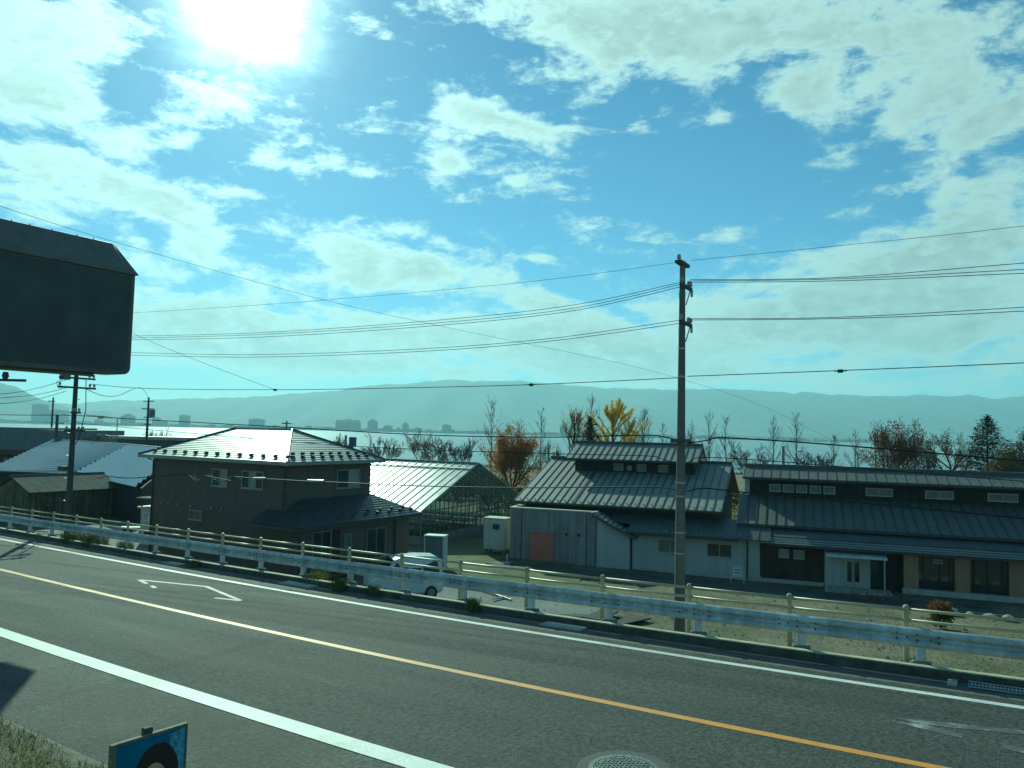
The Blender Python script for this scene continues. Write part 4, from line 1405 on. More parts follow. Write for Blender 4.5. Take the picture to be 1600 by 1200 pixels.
# local x: along the eave to the far right, y: across towards the left/back
SZ = -4.15
LS, WS, SE, SR = 7.6, 5.4, -1.52, -.45
MB().box(.25, LS - .25, .35, WS - .35, SZ, SE - .02).build('wall', M['shed_wall'], T)
b = MB(); b.loft([[(x, .36, SE - .03), (x, WS / 2, SR - .16), (x, WS - .36, SE - .03)] for x in (.26, LS - .26)])
b.build('gable_wall', M['shed_wall'], T)
mm = MB()
for i in range(24):
    y_ = .2 + i * .3
    pass
for sg in (0, 1):
    n_ = 9
    for i in range(n_):
        x0, x1 = LS * i / n_ + .012, LS * (i + 1) / n_ - .012
        y0, y1 = (0, WS / 2) if sg == 0 else (WS, WS / 2)
        q = MB()
        k2 = 10
        top = []
        for j in range(k2 + 1):
            x = x0 + (x1 - x0) * j / k2
            top.append((x, .025 * (j % 2)))
        ring = lambda y, z: [(x, y, z + h + .03) for x, h in top] + [(x, y, z + h) for x, h in top[::-1]]
        q.loft([ring(y0 - (.15 if sg == 0 else -.15), SE - .06), ring(y1, SR)])
        q.build('roof_sheet', M['shed_roof'], T)
MB().tube([(-.05, WS / 2, SR + .04), (LS + .05, WS / 2, SR + .04)], .09, 6).build('ridge_cap', M['shed_roof'], T)
for i in range(int(LS / .42)):
    x = .35 + i * .42
    MB().box(x, x + .02, .33, .349, SZ, SE - .04).build('board_joint', M['wall_dark'], T)
for i in range(11):
    y_ = .6 + i * .42
    MB().box(.235, .25, y_, y_ + .02, SZ, SE - .04).build('board_joint', M['wall_dark'], T)
b = MB()
for x in (-.02, LS + .0):
    b.slab([(x, -.12, SE - .12), (x, WS / 2, SR - .05), (x, WS / 2, SR + .05), (x, -.12, SE - .02)], (.03, 0, 0))
b.build('verge_board', M['wall_dark'], T)['kind'] = 'stuff'

# ------------------------------------------------------------------ corrugated works roofs
M['corr'] = mat('pale_corrugated_sheet', (0.30, 0.335, 0.34), rough=0.38, metal=.25, var=0.14, scale=.35, fine=.05, stretch=(1, 1, 1), streak=.05)
M['corr_b'] = mat('pale_corrugated_sheet_two', (0.33, 0.35, 0.345), rough=0.36, metal=.25, var=0.10, scale=.35)


def corr_roof(T, c00, c10, c11, c01, n_, m_, amp=.07, across=12):
    """corrugated sheet over a quad; corrugations run from the (c00,c10) side to the (c01,c11) side, built as sheets"""
    c00, c10, c11, c01 = [Vector(c) for c in (c00, c10, c11, c01)]
    per = n_ // across
    for s_ in range(across):
        rings = []
        for e0, e1 in ((c00, c10), (c01, c11)):
            top = []
            for j in range(per + 1):
                t = (s_ * per + j) / (per * across)
                t = min(max(t, s_ / across + .0005), (s_ + 1) / across - .0005)
                p = e0.lerp(e1, t)
                top.append(p + Vector((0, 0, amp * (j % 2))))
            rings.append(top + [p - Vector((0, 0, .04)) for p in top[::-1]])
        MB().loft(rings).build('roof_sheet', m_, T)


q1_, q2_ = Vector((-41.8, 74.3, -1.0)), Vector((-29.0, 60.0, -1.0))
q4_ = Vector((-45.2, 91.0, 1.3)); q3_ = q2_ + (q4_ - q1_)
T = thing('works_building', 'works building with pale corrugated roof stretching behind the brown house', 'building', (0, 0, 0))
# corrugations lie parallel to the low edge q1-q2
corr_roof(T, q1_, q4_, q3_, q2_, 24, M['corr_b'], .22, 6)
b = MB(); b.loft([[(q.x, q.y, -4.4) for q in (q1_ * .992, q2_ * .992 + Vector((0, 1, 0)), q3_, q4_)], [(q1_.x * .992, q1_.y * .992, -1.15), (q2_.x * .992, q2_.y * .992 + 1, -1.15), (q3_.x, q3_.y, 1.1), (q4_.x, q4_.y, 1.1)]])
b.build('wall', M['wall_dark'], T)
MB().tube([q4_ + Vector((0, 0, .08)), q3_ + Vector((0, 0, .08))], .14, 6).build('ridge_cap', M['roof_low'], T)
T = thing('works_building', 'works building with wide pale corrugated roof left behind the shed', 'building', (0, 0, 0))
a1_ = Vector((-51.2, 75.8, -1.0)); a4_ = Vector((-60.0, 101.0, 1.45)); a3_ = Vector((-45.3, 91.2, 1.28)); a2_ = Vector((-41.95, 74.4, -1.02))
corr_roof(T, a1_, a4_, a3_, a2_, 32, M['corr'], .22, 8)
b = MB(); b.loft([[(q.x, q.y, -4.4) for q in (a1_ + Vector((.5, .6, 0)), a2_ + Vector((-.5, .6, 0)), a3_, a4_)], [(a1_.x + .5, a1_.y + .6, -1.15), (a2_.x - .5, a2_.y + .6, -1.2), (a3_.x, a3_.y, 1.05), (a4_.x, a4_.y, 1.2)]])
b.build('wall', M['wall_dark'], T)
MB().tube([a4_ + Vector((0, 0, .1)), a3_ + Vector((0, 0, .1))], .15, 6).build('ridge_cap', M['roof_low'], T)
MB().tube([a1_ + Vector((0, -.05, -.1)), a2_ + Vector((0, -.05, -.1))], .12, 6).build('gutter', M['gutter_dark'], T)
t = thing('roof_cowl', 'small metal ventilation cowl on the pale works roof left of the pole', 'vent', (-57.9, 98.2, .95))
q = MB(); q.cyl(0, 0, -.1, .5, .18); q.build('pipe', M['roof_low'], t)
q = MB(); q.tube([(0, 0, .5), (.25, 0, .75), (.6, 0, .75)], .24, 10); q.tube([(0, 0, .5), (-.25, -.2, .35), (-.4, -.3, -.1)], .2, 10); q.build('cowl', M['roof_low'], t)

# flat-roofed buildings at the far left
M['band_red'] = mat('brown_red_band', (0.16, 0.06, 0.045), rough=.8, var=.15, scale=1)
M['flat_grey'] = mat('grey_parapet', (0.16, 0.18, 0.18), rough=.85, var=.1, scale=.6, streak=.15)
T = thing('flat_building', 'flat-roofed building with grey parapet and brown red band at the left edge', 'building', (-63.2, 110, 0))
MB().box(-34, 0, 0, 16, -.2 + .0, 2.72).build('parapet', M['flat_grey'], T)
MB().box(-34, -4.5, .1, 16, 2.722, 2.98).build('parapet', M['flat_grey'], T)
MB().box(-33.6, -.6, .5, 15.4, -.9, -.203).build('soffit_band', M['band_red'], T)
MB().box(-33.2, -1.2, 1.6, 14.6, -4.5, -.903).build('wall', M['wall_brown'], T)
for i in range(7):
    window(T, P_b(1.6), -31 + i * 4.2, -29 + i * 4.2, -3.4, -1.5, M['frame_alu'], M['glass'], 1, .1)
T = thing('flat_building', 'low flat-roofed building with a dark wall behind the brown house ridge', 'building', (-54.0, 106, 0), -3)
MB().box(-.8, 13.5, -.8, 9, 1.75, 2.18).build('roof', M['frame_cream'], T)
MB().box(-.2, 12.8, 0, 8.4, -4.4, 1.747).build('wall', M['flat_grey'], T)
for i in range(4): window(T, P_b(0), .8 + i * 3, 2.4 + i * 3, .3, 1.3, M['frame_alu'], M['glass'], 1, .08)

# ------------------------------------------------------------------ far shore town
CITY = [  # column, width px, top row, base row
    (62, 22, 631, 655, 0), (200, 19, 647, 664, 1), (245, 10, 652, 664, 0), (256, 8, 657, 665, 0), (289, 14, 648, 665, 0), (402, 23, 654, 669, 0), (358, 14, 663, 668, 0),
    (430, 14, 665, 670, 0), (483, 9, 665, 671, 0), (545, 38, 656, 672, 2), (583, 14, 655, 673, 1), (607, 12, 664, 674, 0), (635, 9, 660, 674, 1), (655, 12, 668, 675, 0),
    (699, 13, 663, 677, 0), (673, 9, 671, 676, 0), (882, 11, 665, 681, 0), (155, 10, 655, 662, 0), (332, 10, 663, 667, 0), (505, 10, 667, 672, 0), (720, 8, 673, 678, 0), (90, 30, 640, 657, 0)]
CITY_L = ['pale tower block at the foot of the left hills', 'stepped hotel block left of the two-storey house roof', 'small block just right of the stepped hotel', 'lowest small block between two hotels', 'square tower block above the house roof left slope',
          'wide square block above the house ridge', 'low block left of the wide square block', 'low block right of the wide square block', 'small block above the ridge end of the house',
          'broad three-humped hotel on the far shore', 'tall hotel with a rooftop box right of the broad hotel', 'low wide block beyond the tall hotel', 'narrow tower with a stepped top', 'low block right of the narrow tower', 'solitary square tower near the bare trees', 'tiny block beside the solitary square tower',
          'faint tower behind the pale bare tree', 'low block under the hills beyond the left pole', 'low block between square tower and wide block', 'low block left of the broad hotel', 'last low block at the end of the far town', 'wide pale block joined to the hill foot']
for (cx_, w, ty, by, kind), lab in zip(CITY, CITY_L):
    Y = 3380.0
    X = az_y(cx_, Y); W_ = w * Y / 1200; zt_ = CAM_H + (hz(cx_) - ty) * Y / 1200
    t = thing('hotel', lab, 'tower block' if zt_ > 25 else 'far building', (X, Y, 0), RNG.uniform(-6, 6), 'town buildings on the far shore')
    zb_ = WATER_Z - .2
    D = 26
    b = MB()
    if kind == 0:
        b.box(-W_ / 2, W_ / 2, 0, D, zb_, zt_ - 3); b.box(-W_ * .22, W_ * .1, 4, D - 6, zt_ - 3, zt_)
    elif kind == 1:
        b.box(-W_ / 2, W_ / 2, 0, D, zb_, zt_ - 9); b.box(-W_ * .34, W_ * .28, 2, D - 3, zt_ - 9, zt_ - 3); b.box(-W_ * .1, W_ * .14, 4, D - 8, zt_ - 3, zt_ + 1)
    else:
        b.box(-W_ / 2, W_ / 2, 0, D, zb_, zt_ - 9)
        for u in (-.36, -.02, .3): b.box(W_ * (u - .12), W_ * (u + .14), 2, D - 3, zt_ - 9, zt_ - 1 + 3 * (u == -.02))
    b.build('wall', M['far_wall'], t)
    b = MB()
    for j in range(max(1, int((zt_ - 8 - zb_) / 3.6))):
        z = zb_ + 4 + j * 3.6
        if z + 1.6 < zt_ - 9: b.box(-W_ / 2 + 1, W_ / 2 - 1, -.3, -.02, z, z + 1.5)
    if b.v: b.build('window_band', M['far_dark'], t)

# ------------------------------------------------------------------ yards on the low land
def sheet(name, pts, m_, dz=.02, n_=12, kind='structure'):
    """thin sheet following the ground, from a quad of (x, y) corners"""
    c = [Vector((p[0], p[1], 0)) for p in pts]
    b = MB()
    rnd_ = random.Random(len(name))
    for i in range(n_ + 1):
        for j in range(n_ + 1):
            p = c[0].lerp(c[1], i / n_).lerp(c[3].lerp(c[2], i / n_), j / n_)
            if i in (0, n_) or j in (0, n_): p += Vector((rnd_.uniform(-.35, .35), rnd_.uniform(-.35, .35), 0))
            b.v.append((p.x, p.y, ground_z(p.x) + 0.05 * math.sin(p.x * .31 + p.y * .17) * math.sin(p.y * .23) + dz))
    for i in range(n_):
        for j in range(n_):
            a = i * (n_ + 1) + j
            b.f.append((a, a + n_ + 1, a + n_ + 2, a + 1)); b.mi.append(0)
    return tag(b.build(name, m_, smooth=True), kind=kind)


M['lot'] = mat('gravel_lot', (0.17, 0.18, 0.165), rough=0.95, var=0.2, scale=0.7, fine=0.4, fscale=11, bump=.8, bscale=16)
M['hall_shade'] = mat('hall_shade_ground', (0.06, 0.065, 0.06), rough=0.8, var=0.25, scale=.8, fine=.3, fscale=10)
sheet('gravel_lot', [(-11.5, 28.5), (3.5, 20.5), (4.5, 38.5), (-6.0, 45.0)], M['lot'], .035)
sheet('lawn', [(-8.5, 44.5), (4.5, 40.5), (3.5, 58), (-1.0, 64)], M['grass'], .05)
sheet('paved_strip', [(-.8, 49.0), (24.5, 39.9), (23.9, 37.8), (-1.4, 47.0)], M['hall_shade'], .075)  # shadow of the halls painted on the ground as a dark sheet
sheet('side_yard', [(-34.0, 56.0), (-22.5, 48.0), (-20.5, 52.5), (-31.0, 61.0)], M['lot'], .04)

# field debris: stones and clods, past counting
rnd = random.Random(21)
b = MB()
M['stone'] = mat('pale_stone', (0.34, 0.34, 0.29), rough=0.9, var=0.3, scale=6)
for i in range(1500):
    x = rnd.uniform(1, 30); y = rnd.uniform(18, 44 - .36 * max(0, x - 5))
    r = .025 + .09 * rnd.random() ** 3
    z = ground_z(x) + 0.05 * math.sin(x * .31 + y * .17) * math.sin(y * .23) + r * .2
    q = [(x + r * rnd.uniform(.6, 1.2) * math.cos(a), y + r * rnd.uniform(.6, 1.2) * math.sin(a), z) for a in (0, 1.57, 3.14, 4.71)]
    b.add(q + [(x, y, z + r * rnd.uniform(.5, .9))], [(0, 1, 4), (1, 2, 4), (2, 3, 4), (3, 0, 4)])
tag(b.build('field_stones', M['stone']), 'small stones and clods scattered over the rough field', 'stones', kind='stuff')
b = MB()
for i in range(9000):
    x = rnd.uniform(3, 30); y = rnd.uniform(17, 43 - .36 * max(0, x - 5))
    if math.sin(x * .9 + y * .4) + math.sin(y * .8 - x * .5) + rnd.uniform(-.9, .9) < .25: continue
    z = ground_z(x) + 0.05 * math.sin(x * .31 + y * .17) * math.sin(y * .23)
    l = rnd.uniform(.05, .16); a = rnd.uniform(0, 6.28)
    b.add([(x - .02 * math.cos(a), y - .02 * math.sin(a), z), (x + .02 * math.cos(a), y + .02 * math.sin(a), z), (x + rnd.uniform(-.06, .06), y + rnd.uniform(-.06, .06), z + l)], [(0, 1, 2)])
tag(b.build('field_grass', M['weed']), 'thin patchy grass growing in the field behind the barrier', 'grass', kind='stuff')

ORD = ['first', 'second', 'third', 'fourth', 'fifth', 'sixth', 'seventh', 'eighth', 'ninth']
# low stone edging at the far right
for i in range(9):
    x, y = 21.4 + i * .82 + rnd.uniform(-.2, .2), 37.9 - i * .30 + rnd.uniform(-.2, .2)
    b = MB(); rings = []
    for k, (rr_, zz) in enumerate(((.30, 0), (.36, .12), (.26, .26), (.08, .32))):
        rings.append([(rr_ * (1 + .25 * math.sin(3 * a + i)) * math.cos(a), .8 * rr_ * math.sin(a), zz) for a in [6.283 * q / 9 for q in range(9)]])
    b.loft(rings)
    o = b.build('boulder', M['stone'], loc=(x, y, ground_z(x) - .03), rot=(0, 0, i * 1.3))
    o.scale = (rnd.uniform(.6, 1.2),) * 3
    tag(o, ORD[i] + ' pale boulder from the round bush in the row before the long hall', 'boulder', 'pale boulders before the long hall')

# fallen pipes and boards on the field
M['pvc'] = mat('white_pipe', (0.62, 0.62, 0.58), rough=.5, var=.08)
def on_ground(x, y, h=0.0): return Vector((x, y, ground_z(x) + h))
for (x0, y0, x1, y1, r, lab) in ((-3.6, 42.6, .2, 37.6, .05, 'long white pipe laid over the gravel beside the van'), (-.7, 37.5, .1, 38.4, .05, 'short white pipe at the end of the long pipe'),
                              (12.9, 27.5, 13.8, 26.6, .035, 'pale stick lying in the field below the bush')):
    tag(MB().tube([on_ground(x0, y0, .12), on_ground(x1, y1, .1)], r, 8).build('pipe', M['pvc']), lab, 'pipe')
t = thing('board_pile', 'dark boards and plates lying on the gravel right of the lot', 'board pile', (4.0, 34.2, ground_z(4) + .05), 12)
for i, (x, y, w, d, a) in enumerate(((0, 0, 1.7, .7, 0), (1.2, -.5, 1.2, .3, .5), (-1.6, .5, 1.3, .25, -.2), (.2, .2, 1.0, .4, .8))):
    MB().box(-w, w, -d, d, 0, .06).build('board', M['wall_dark'], t, (x, y, .07 * i), (0, 0, a))

# ------------------------------------------------------------------ cabinets and small things in the yard
t = thing('storage_cabinet', 'white steel cabinet with open grey front standing behind the van', 'cabinet', (-4.35, 45.6, ground_z(-4.3)), -12)
b = MB(); b.box(-.62, -.57, 0, .75, 0, 1.85); b.box(.52, .60, 0, .75, 0, 1.85); b.box(-.57, .52, .68, .75, 0, 1.80); b.box(-.64, .62, -.03, .78, 1.852, 1.92)
b.build('shell', M['panel_white'], t)
MB().box(-.565, .515, .05, .09, .12, 1.82).build('mesh_door', M['flat_grey'], t)
MB().box(-.565, .515, .02, .66, .0, .10).build('base', M['galv'], t)
MB().box(.604, .612, .06, .70, .1, 1.78).build('side_panel', M['panel_white'], t)
t = thing('plant_unit', 'tall pale cabinet unit with a dark window beside the concrete block', 'cabinet', (-.9, 51.6, ground_z(-.9)), -22)
MB().rbox(-.85, .72, 0, 1.1, .35, 2.35, .04).build('housing', M['wall_white'], t)
MB().box(-.88, .75, -.03, 1.13, 2.352, 2.42).build('lid', M['coping'], t)
MB().box(.722, .74, .05, 1.05, .4, 2.3).build('side_panel', M['coping'], t)
f = MB().box(-.2, .32, -.03, -.004, 1.65, 2.05).build('window', M['frame_alu'], t)
MB().box(-.16, .28, -.036, -.031, 1.69, 2.01).build('pane', M['glass'], f)
for x in (-.7, .55):
    for y in (.15, .9): MB().box(x - .08, x + .08, y - .08, y + .08, -.05, .35).build('leg', M['footing'], t)
t = thing('standpipe', 'small garden standpipe in the grass beside the pale cabinet', 'standpipe', (-.05, 48.3, ground_z(0)), 0)
MB().cyl(0, 0, 0, .55, .05).build('pipe', M['galv'], t); MB().tube([(0, 0, .5), (0, -.14, .5), (0, -.16, .4)], .03, 6).build('tap', M['galv'], t)
MB().cyl(0, -.2, 0, .12, .22, .25).build('basin', M['slab'], t)
t = thing('notice_stand', 'small white notice board on two legs before the pale wall', 'sign', (13.15, 44.55, ground_z(13)), -20)
MB().box(-.26, .26, -.02, .02, .45, .95).build('board', M['panel_white'], t)
for z in (.62, .78): MB().box(-.2, .2, -.024, -.0205, z, z + .05).build('text_line', M['flat_grey'], t)
for x in (-.36, .36): MB().box(x - .02, x + .02, -.02, .02, 0, .75).build('leg', M['panel_white'], t)
MB().box(-.36, .36, -.018, .018, .40, .44).build('crossbar', M['panel_white'], t)
for z in (1.0,): MB().box(-.33, .33, -.02, .02, z, z + .03).build('crossbar', M['panel_white'], t)
t = thing('kiosk', 'narrow pale kiosk with a flat cap and notice plate left of the brown house', 'kiosk', (-23.6, 50.6, ground_z(-23)), -20)
MB().box(-.55, .55, 0, .9, 0, 2.35).build('body', M['coping'], t)
MB().box(-.75, .7, -.15, 1.05, 2.352, 2.47).build('cap', M['frame_cream'], t)
MB().box(-.95, .8, -.1, 1.0, 2.95, 3.05).build('canopy', M['shed_wall'], t)
for x in (-.8, .7): MB().box(x - .04, x + .04, .3, .38, 0 if x < 0 else 2.472, 2.95).build('post', M['wall_dark'], t)
f = MB().box(-.35, .28, -.02, -.002, 1.55, 2.1).build('notice_plate', M['panel_white'], t)
for k in range(3): MB().box(-.28, .2 - .08 * k, -.025, -.0205, 1.95 - .14 * k, 2.0 - .14 * k).build('text_line', M['flat_grey'], f)
MB().box(-.2, .35, -.015, -.002, .3, .85).build('hatch', M['wall_dark'], t)
t = thing('handcart', 'pale low cart with a flat bed left of the brown house', 'cart', (-26.2, 54.5, ground_z(-26)), 10)
MB().box(-1.0, 1.0, -.4, .4, .55, .65).build('bed', M['coping'], t)
for x in (-.6, .6):
    for y in (-.42, .42): MB().tube([(x, y - .03, .27), (x, y + .03, .27)], .27, 12).build('wheel', M['wall_dark'], t)

# pylons of the lake front: masts, lamps and signs seen over the roofs
def lamp_post(px, top, base, Y, lab, arm=0, r=.07, heads=1, name='lamp_post', cat='lamp post'):
    X = az_y(px, Y); z1 = CAM_H + (hz(px) - top) * Y / 1200; z0 = ground_z(X)
    t = thing(name, lab, cat, (X, Y, z0))
    MB().cyl(0, 0, 0, z1 - z0, r * 1.3, r, 8).build('pole', M['steel'], t)
    if arm:
        MB().tube([(0, 0, z1 - z0 - .1), (arm * .5, 0, z1 - z0 + .1), (arm, 0, z1 - z0 + .1)], r * .6, 6).build('arm', M['steel'], t)
        MB().rbox(arm - .3, arm + .3, -.15, .15, z1 - z0, z1 - z0 + .18, .03).build('lamp_head', M['steel'], t)
    return t


lamp_post(186, 655, 700, 100, 'thin lamp post with curved arm left of the transformer pole', -2.2, .06)
lamp_post(178, 681, 700, 97, 'short post with a wide flat arm over the works roof', -1.6, .10)
lamp_post(1225, 697, 728, 95, 'dark round-headed post rising behind the long hall roof', 0, .16, name='post', cat='post')
lamp_post(1451, 705, 740, 95, 'dark post in front of the red-brown tree', 0, .16, name='post', cat='post')
lamp_post(1341, 705, 735, 110, 'lake-front lamp between two thin bare trees', .5, .08)
lamp_post(1245, 706, 735, 110, 'lake-front lamp against the slim bare tree', .6, .08)
lamp_post(543, 680, 712, 92, 'plain dark post beside the blue box sign', 0, .14, name='post', cat='post')
X = az_y(554, 92)
t = thing('blue_sign', 'dark blue box sign seen over the right roof slope of the house', 'sign', (X, 92, ground_z(X)))
z1 = CAM_H + (hz(554) - 683) * 92 / 1200 - ground_z(X); z0 = CAM_H + (hz(554) - 698) * 92 / 1200 - ground_z(X)
M['sign_blue'] = mat('sign_blue', (0.03, 0.07, 0.20), rough=.4, var=.05)
MB().box(-.42, .42, -.15, .15, z0, z1).build('panel', M['sign_blue'], t)
MB().cyl(0, 0, 0, z0, .12).build('post', M['steel'], t)
X = az_y(450, 88)
t = thing('roof_aerial', 'small T-shaped mast standing above the ridge of the brown house', 'mast', (X, 88, ground_z(X)))
z1 = CAM_H + (hz(450) - 658) * 88 / 1200 - ground_z(X)
MB().cyl(0, 0, 0, z1, .13, .10, 8).build('pole', M['steel'], t)
MB().box(-.55, .55, -.05, .05, z1 - .35, z1 - .22).build('crossarm', M['steel'], t)

# ------------------------------------------------------------------ white van
M['car_white'] = mat('white_car_paint', (0.62, 0.64, 0.63), rough=0.22, var=0.03, spec=.6)
M['tyre'] = mat('tyre_rubber', (0.02, 0.02, 0.02), rough=0.85, var=.2)
M['rim'] = mat('steel_rim', (0.25, 0.25, 0.25), rough=.4, metal=.7, var=.1)
M['car_glass'] = glass_mat('car_glass', (0.012, 0.016, 0.016), .04)
M['lamp_clear'] = mat('headlamp', (0.5, 0.52, 0.52), rough=.12, var=.05)
M['lamp_red'] = mat('tail_lamp', (0.35, 0.02, 0.02), rough=.2, var=.05)
M['plate_yellow'] = mat('plate_yellow', (0.60, 0.45, 0.06), rough=.5, var=.05)
t = thing('parked_van', 'white compact van parked nose left behind the crash barrier', 'van', (-5.0, 37.4, ground_z(-5) + .03), 180 + 22)
# local x: forward, y: left side of the van, z up
prof = [  # x, half width low, z bottom, z belt, z top, half width top
    (1.72, .55, .36, .62, .70, .48), (1.66, .70, .26, .78, .88, .62), (1.35, .735, .22, .90, 1.00, .64), (1.0, .74, .20, .96, 1.16, .62), (.55, .74, .20, .98, 1.62, .58), (.3, .74, .20, .98, 1.70, .585),
    (-.6, .74, .20, .98, 1.74, .59), (-1.35, .74, .22, .98, 1.70, .58), (-1.6, .73, .26, .98, 1.58, .56), (-1.68, .70, .32, .92, 1.0, .60)]
rings = []
for (x, w, zb_, zm, zt_, wt) in prof:
    half_ = [(w * .86, zb_), (w, zb_ + .12), (w, (zb_ + zm) / 2), (w * .985, zm), (wt + .02, zt_ - .07), (wt - .05, zt_)]
    rings.append([(x, y, z) for y, z in half_] + [(x, -y, z) for y, z in half_[::-1]])
body = MB().loft(rings).build('body', M['car_white'], t)
def vpoly(name, pts, m_, dn, parent=None):
    return MB().slab(pts, dn).build(name, m_, parent or t)
for sy in (1, -1):
    Yl = lambda z: sy * (.745 - .155 * max(0, (z - .98)) / .68)
    for x0, x1, x0t, x1t in ((-1.5, -.72, -1.38, -.70), (-.66, .12, -.64, .10), (.18, .88, .16, .46)):
        vpoly('side_window', [(x0, Yl(1.02), 1.03), (x1, Yl(1.02), 1.03), (x1t, Yl(1.56), 1.56), (x0t, Yl(1.56), 1.56)], M['car_glass'], (0, -.03 * sy, 0))
    vpoly('door_seam', [(.14, sy * .746, .3), (.155, sy * .746, .3), (.155, sy * .744, 1.0), (.14, sy * .744, 1.0)], M['tyre'], (0, -.02 * sy, 0))
    for x in (-.45, .3): MB().box(x, x + .14, min(sy * .74, sy * .765), max(sy * .74, sy * .765), .86, .89).build('door_handle', M['car_white'], t)
    q = MB(); q.rbox(.78, .94, min(sy * .76, sy * .92), max(sy * .76, sy * .92), 1.0, 1.16, .02); q.build('mirror', M['car_white'], t)
    q = MB(); q.rbox(1.5, 1.665, min(sy * .44, sy * .70), max(sy * .44, sy * .70), .62, .80, .03); q.build('headlight', M['lamp_clear'], t)
    q = MB(); q.box(-1.72, -1.62, min(sy * .56, sy * .71), max(sy * .56, sy * .71), .75, 1.05); q.build('tail_light', M['lamp_red'], t)
    for x in (1.05, -1.1):
        wh = MB().tube([(x, sy * .60, .28), (x, sy * .765, .28)], .28, 20).build('wheel', M['tyre'], t)
        MB().tube([(x, sy * .74, .28), (x, sy * .775, .28)], .175, 14).build('rim', M['rim'], wh)
vpoly('windshield', [(.98, -.60, 1.16), (.98, .60, 1.16), (.60, .54, 1.60), (.60, -.54, 1.60)], M['car_glass'], (.03, 0, .02))
vpoly('rear_window', [(-1.69, -.54, 1.08), (-1.69, .54, 1.08), (-1.63, .48, 1.5), (-1.63, -.48, 1.5)], M['car_glass'], (-.02, 0, .004))
MB().box(1.67, 1.735, -.32, .32, .50, .58).build('grille', M['tyre'], t)
MB().box(1.70, 1.745, -.165, .165, .34, .46).build('number_plate', M['plate_yellow'], t)
MB().rbox(1.60, 1.76, -.62, .62, .22, .33, .03).build('bumper', M['tyre'], t)
MB().tube([(.98, -.2, 1.18), (.90, .35, 1.24)], .012, 5).build('wiper', M['tyre'], t)

t.scale = (1.06, 1.06, 1.17)
# ------------------------------------------------------------------ utility poles
M['pole'] = mat('weathered_concrete_pole', (0.155, 0.145, 0.125), rough=0.85, var=0.15, scale=2.5, fine=.15, fscale=25, streak=.25)
M['pole_dark'] = mat('dark_pole', (0.085, 0.08, 0.075), rough=0.85, var=0.15, scale=2.5, streak=.2)
M['insul'] = mat('insulator', (0.30, 0.30, 0.28), rough=.25, var=.1)
M['cable'] = mat('black_cable', (0.012, 0.012, 0.012), rough=.7, var=.1)
M['band'] = mat('steel_band', (0.36, 0.36, 0.33), rough=.4, metal=.6, var=.1)
LINE = Vector((-26.6, 15.3, 0)).normalized()          # direction of the overhead line
LA = math.atan2(LINE.y, LINE.x)
PA = Vector((5.02, 22.7, 0)); PB = Vector((-21.6, 38.0, 0)); PC = Vector((33.0, 6.6, 0))


def insulator(b, x, y, z, up_=True):
    d = 1 if up_ else -1
    b.cyl(x, y, min(z, z + .05 * d), max(z, z + .05 * d), .03, n=8)
    b.cyl(x, y, min(z + .05 * d, z + .17 * d), max(z + .05 * d, z + .17 * d), .065, .05, 10)


t = thing('utility_pole', 'tall weathered concrete pole standing behind the barrier in front of the halls', 'utility pole', (PA.x, PA.y, ground_z(PA.x) - .1), math.degrees(LA))
z0 = -(ground_z(PA.x) - .1)
H_ = 9.0 + z0
MB().cyl(0, 0, 0, H_, .185, .082, 20).build('pole_shaft', M['pole'], t)
# crossarms lie across the line (local y)
for z, hw, nm in ((9.0, .42, 'top_arm'), (8.30, .50, 'crossarm'), (7.20, .52, 'crossarm')):
    a = MB().box(-.16 if nm != 'top_arm' else -.1, -.07 if nm != 'top_arm' else .1, -hw, hw, z0 + z - .045, z0 + z + .045).build(nm, M['pole_dark'], t)
    for y in ((-hw + .06, -.27, hw - .07) if nm != 'top_arm' else (hw - .08,)):
        b = MB(); insulator(b, -.115 if nm != 'top_arm' else 0, y, z0 + z + .045); b.build('insulator', M['insul'], a)
for z in (8.12, 7.02):
    b = MB(); b.tube([(-.1, -.05, z0 + z - .35), (-.12, -.4, z0 + z + .12)], .018, 6); b.build('brace', M['pole_dark'], t)
    b = MB(); b.rbox(.02, .2, -.42, -.26, z0 + z - .12, z0 + z + .12, .03); b.build('switch_box', M['insul'], t)
    for y in (-.62,):
        b = MB(); b.cyl(-.1, y, z0 + z - .02, z0 + z + .16, .04, n=8); b.build('hanging_insulator', M['insul'], t)
for z in (6.45, 5.62, 3.72, 2.5, 2.1, 1.05, .45):
    r = .185 + (.082 - .185) * (z0 + z) / H_ + .006
    MB().cyl(0, 0, z0 + z - .025, z0 + z + .025, r, r, 20).build('steel_band', M['band'], t)
for i, z in enumerate((7.75, 6.9, 6.0, 5.2, 4.6, 4.0, 3.2, 2.6, 1.9, 1.2)):
    r = .185 + (.082 - .185) * (z0 + z) / H_
    sgn = 1 if i % 2 else -1
    MB().tube([(0, sgn * r * .8, z0 + z), (0, sgn * (r + .12), z0 + z), (0, sgn * (r + .12), z0 + z + .03)], .010, 5).build('step_bolt', M['band'], t)
MB().box(-.23, .23, -.26, .26, z0 + 3.66, z0 + 3.78).build('cable_bracket', M['pole_dark'], t)
MB().tube([(-.02, -.19, z0 - 3), (-.02, -.13, z0 + 2.0), (-.02, -.10, z0 + 6.4)], .018, 6).build('earth_pipe', M['pole_dark'], t)

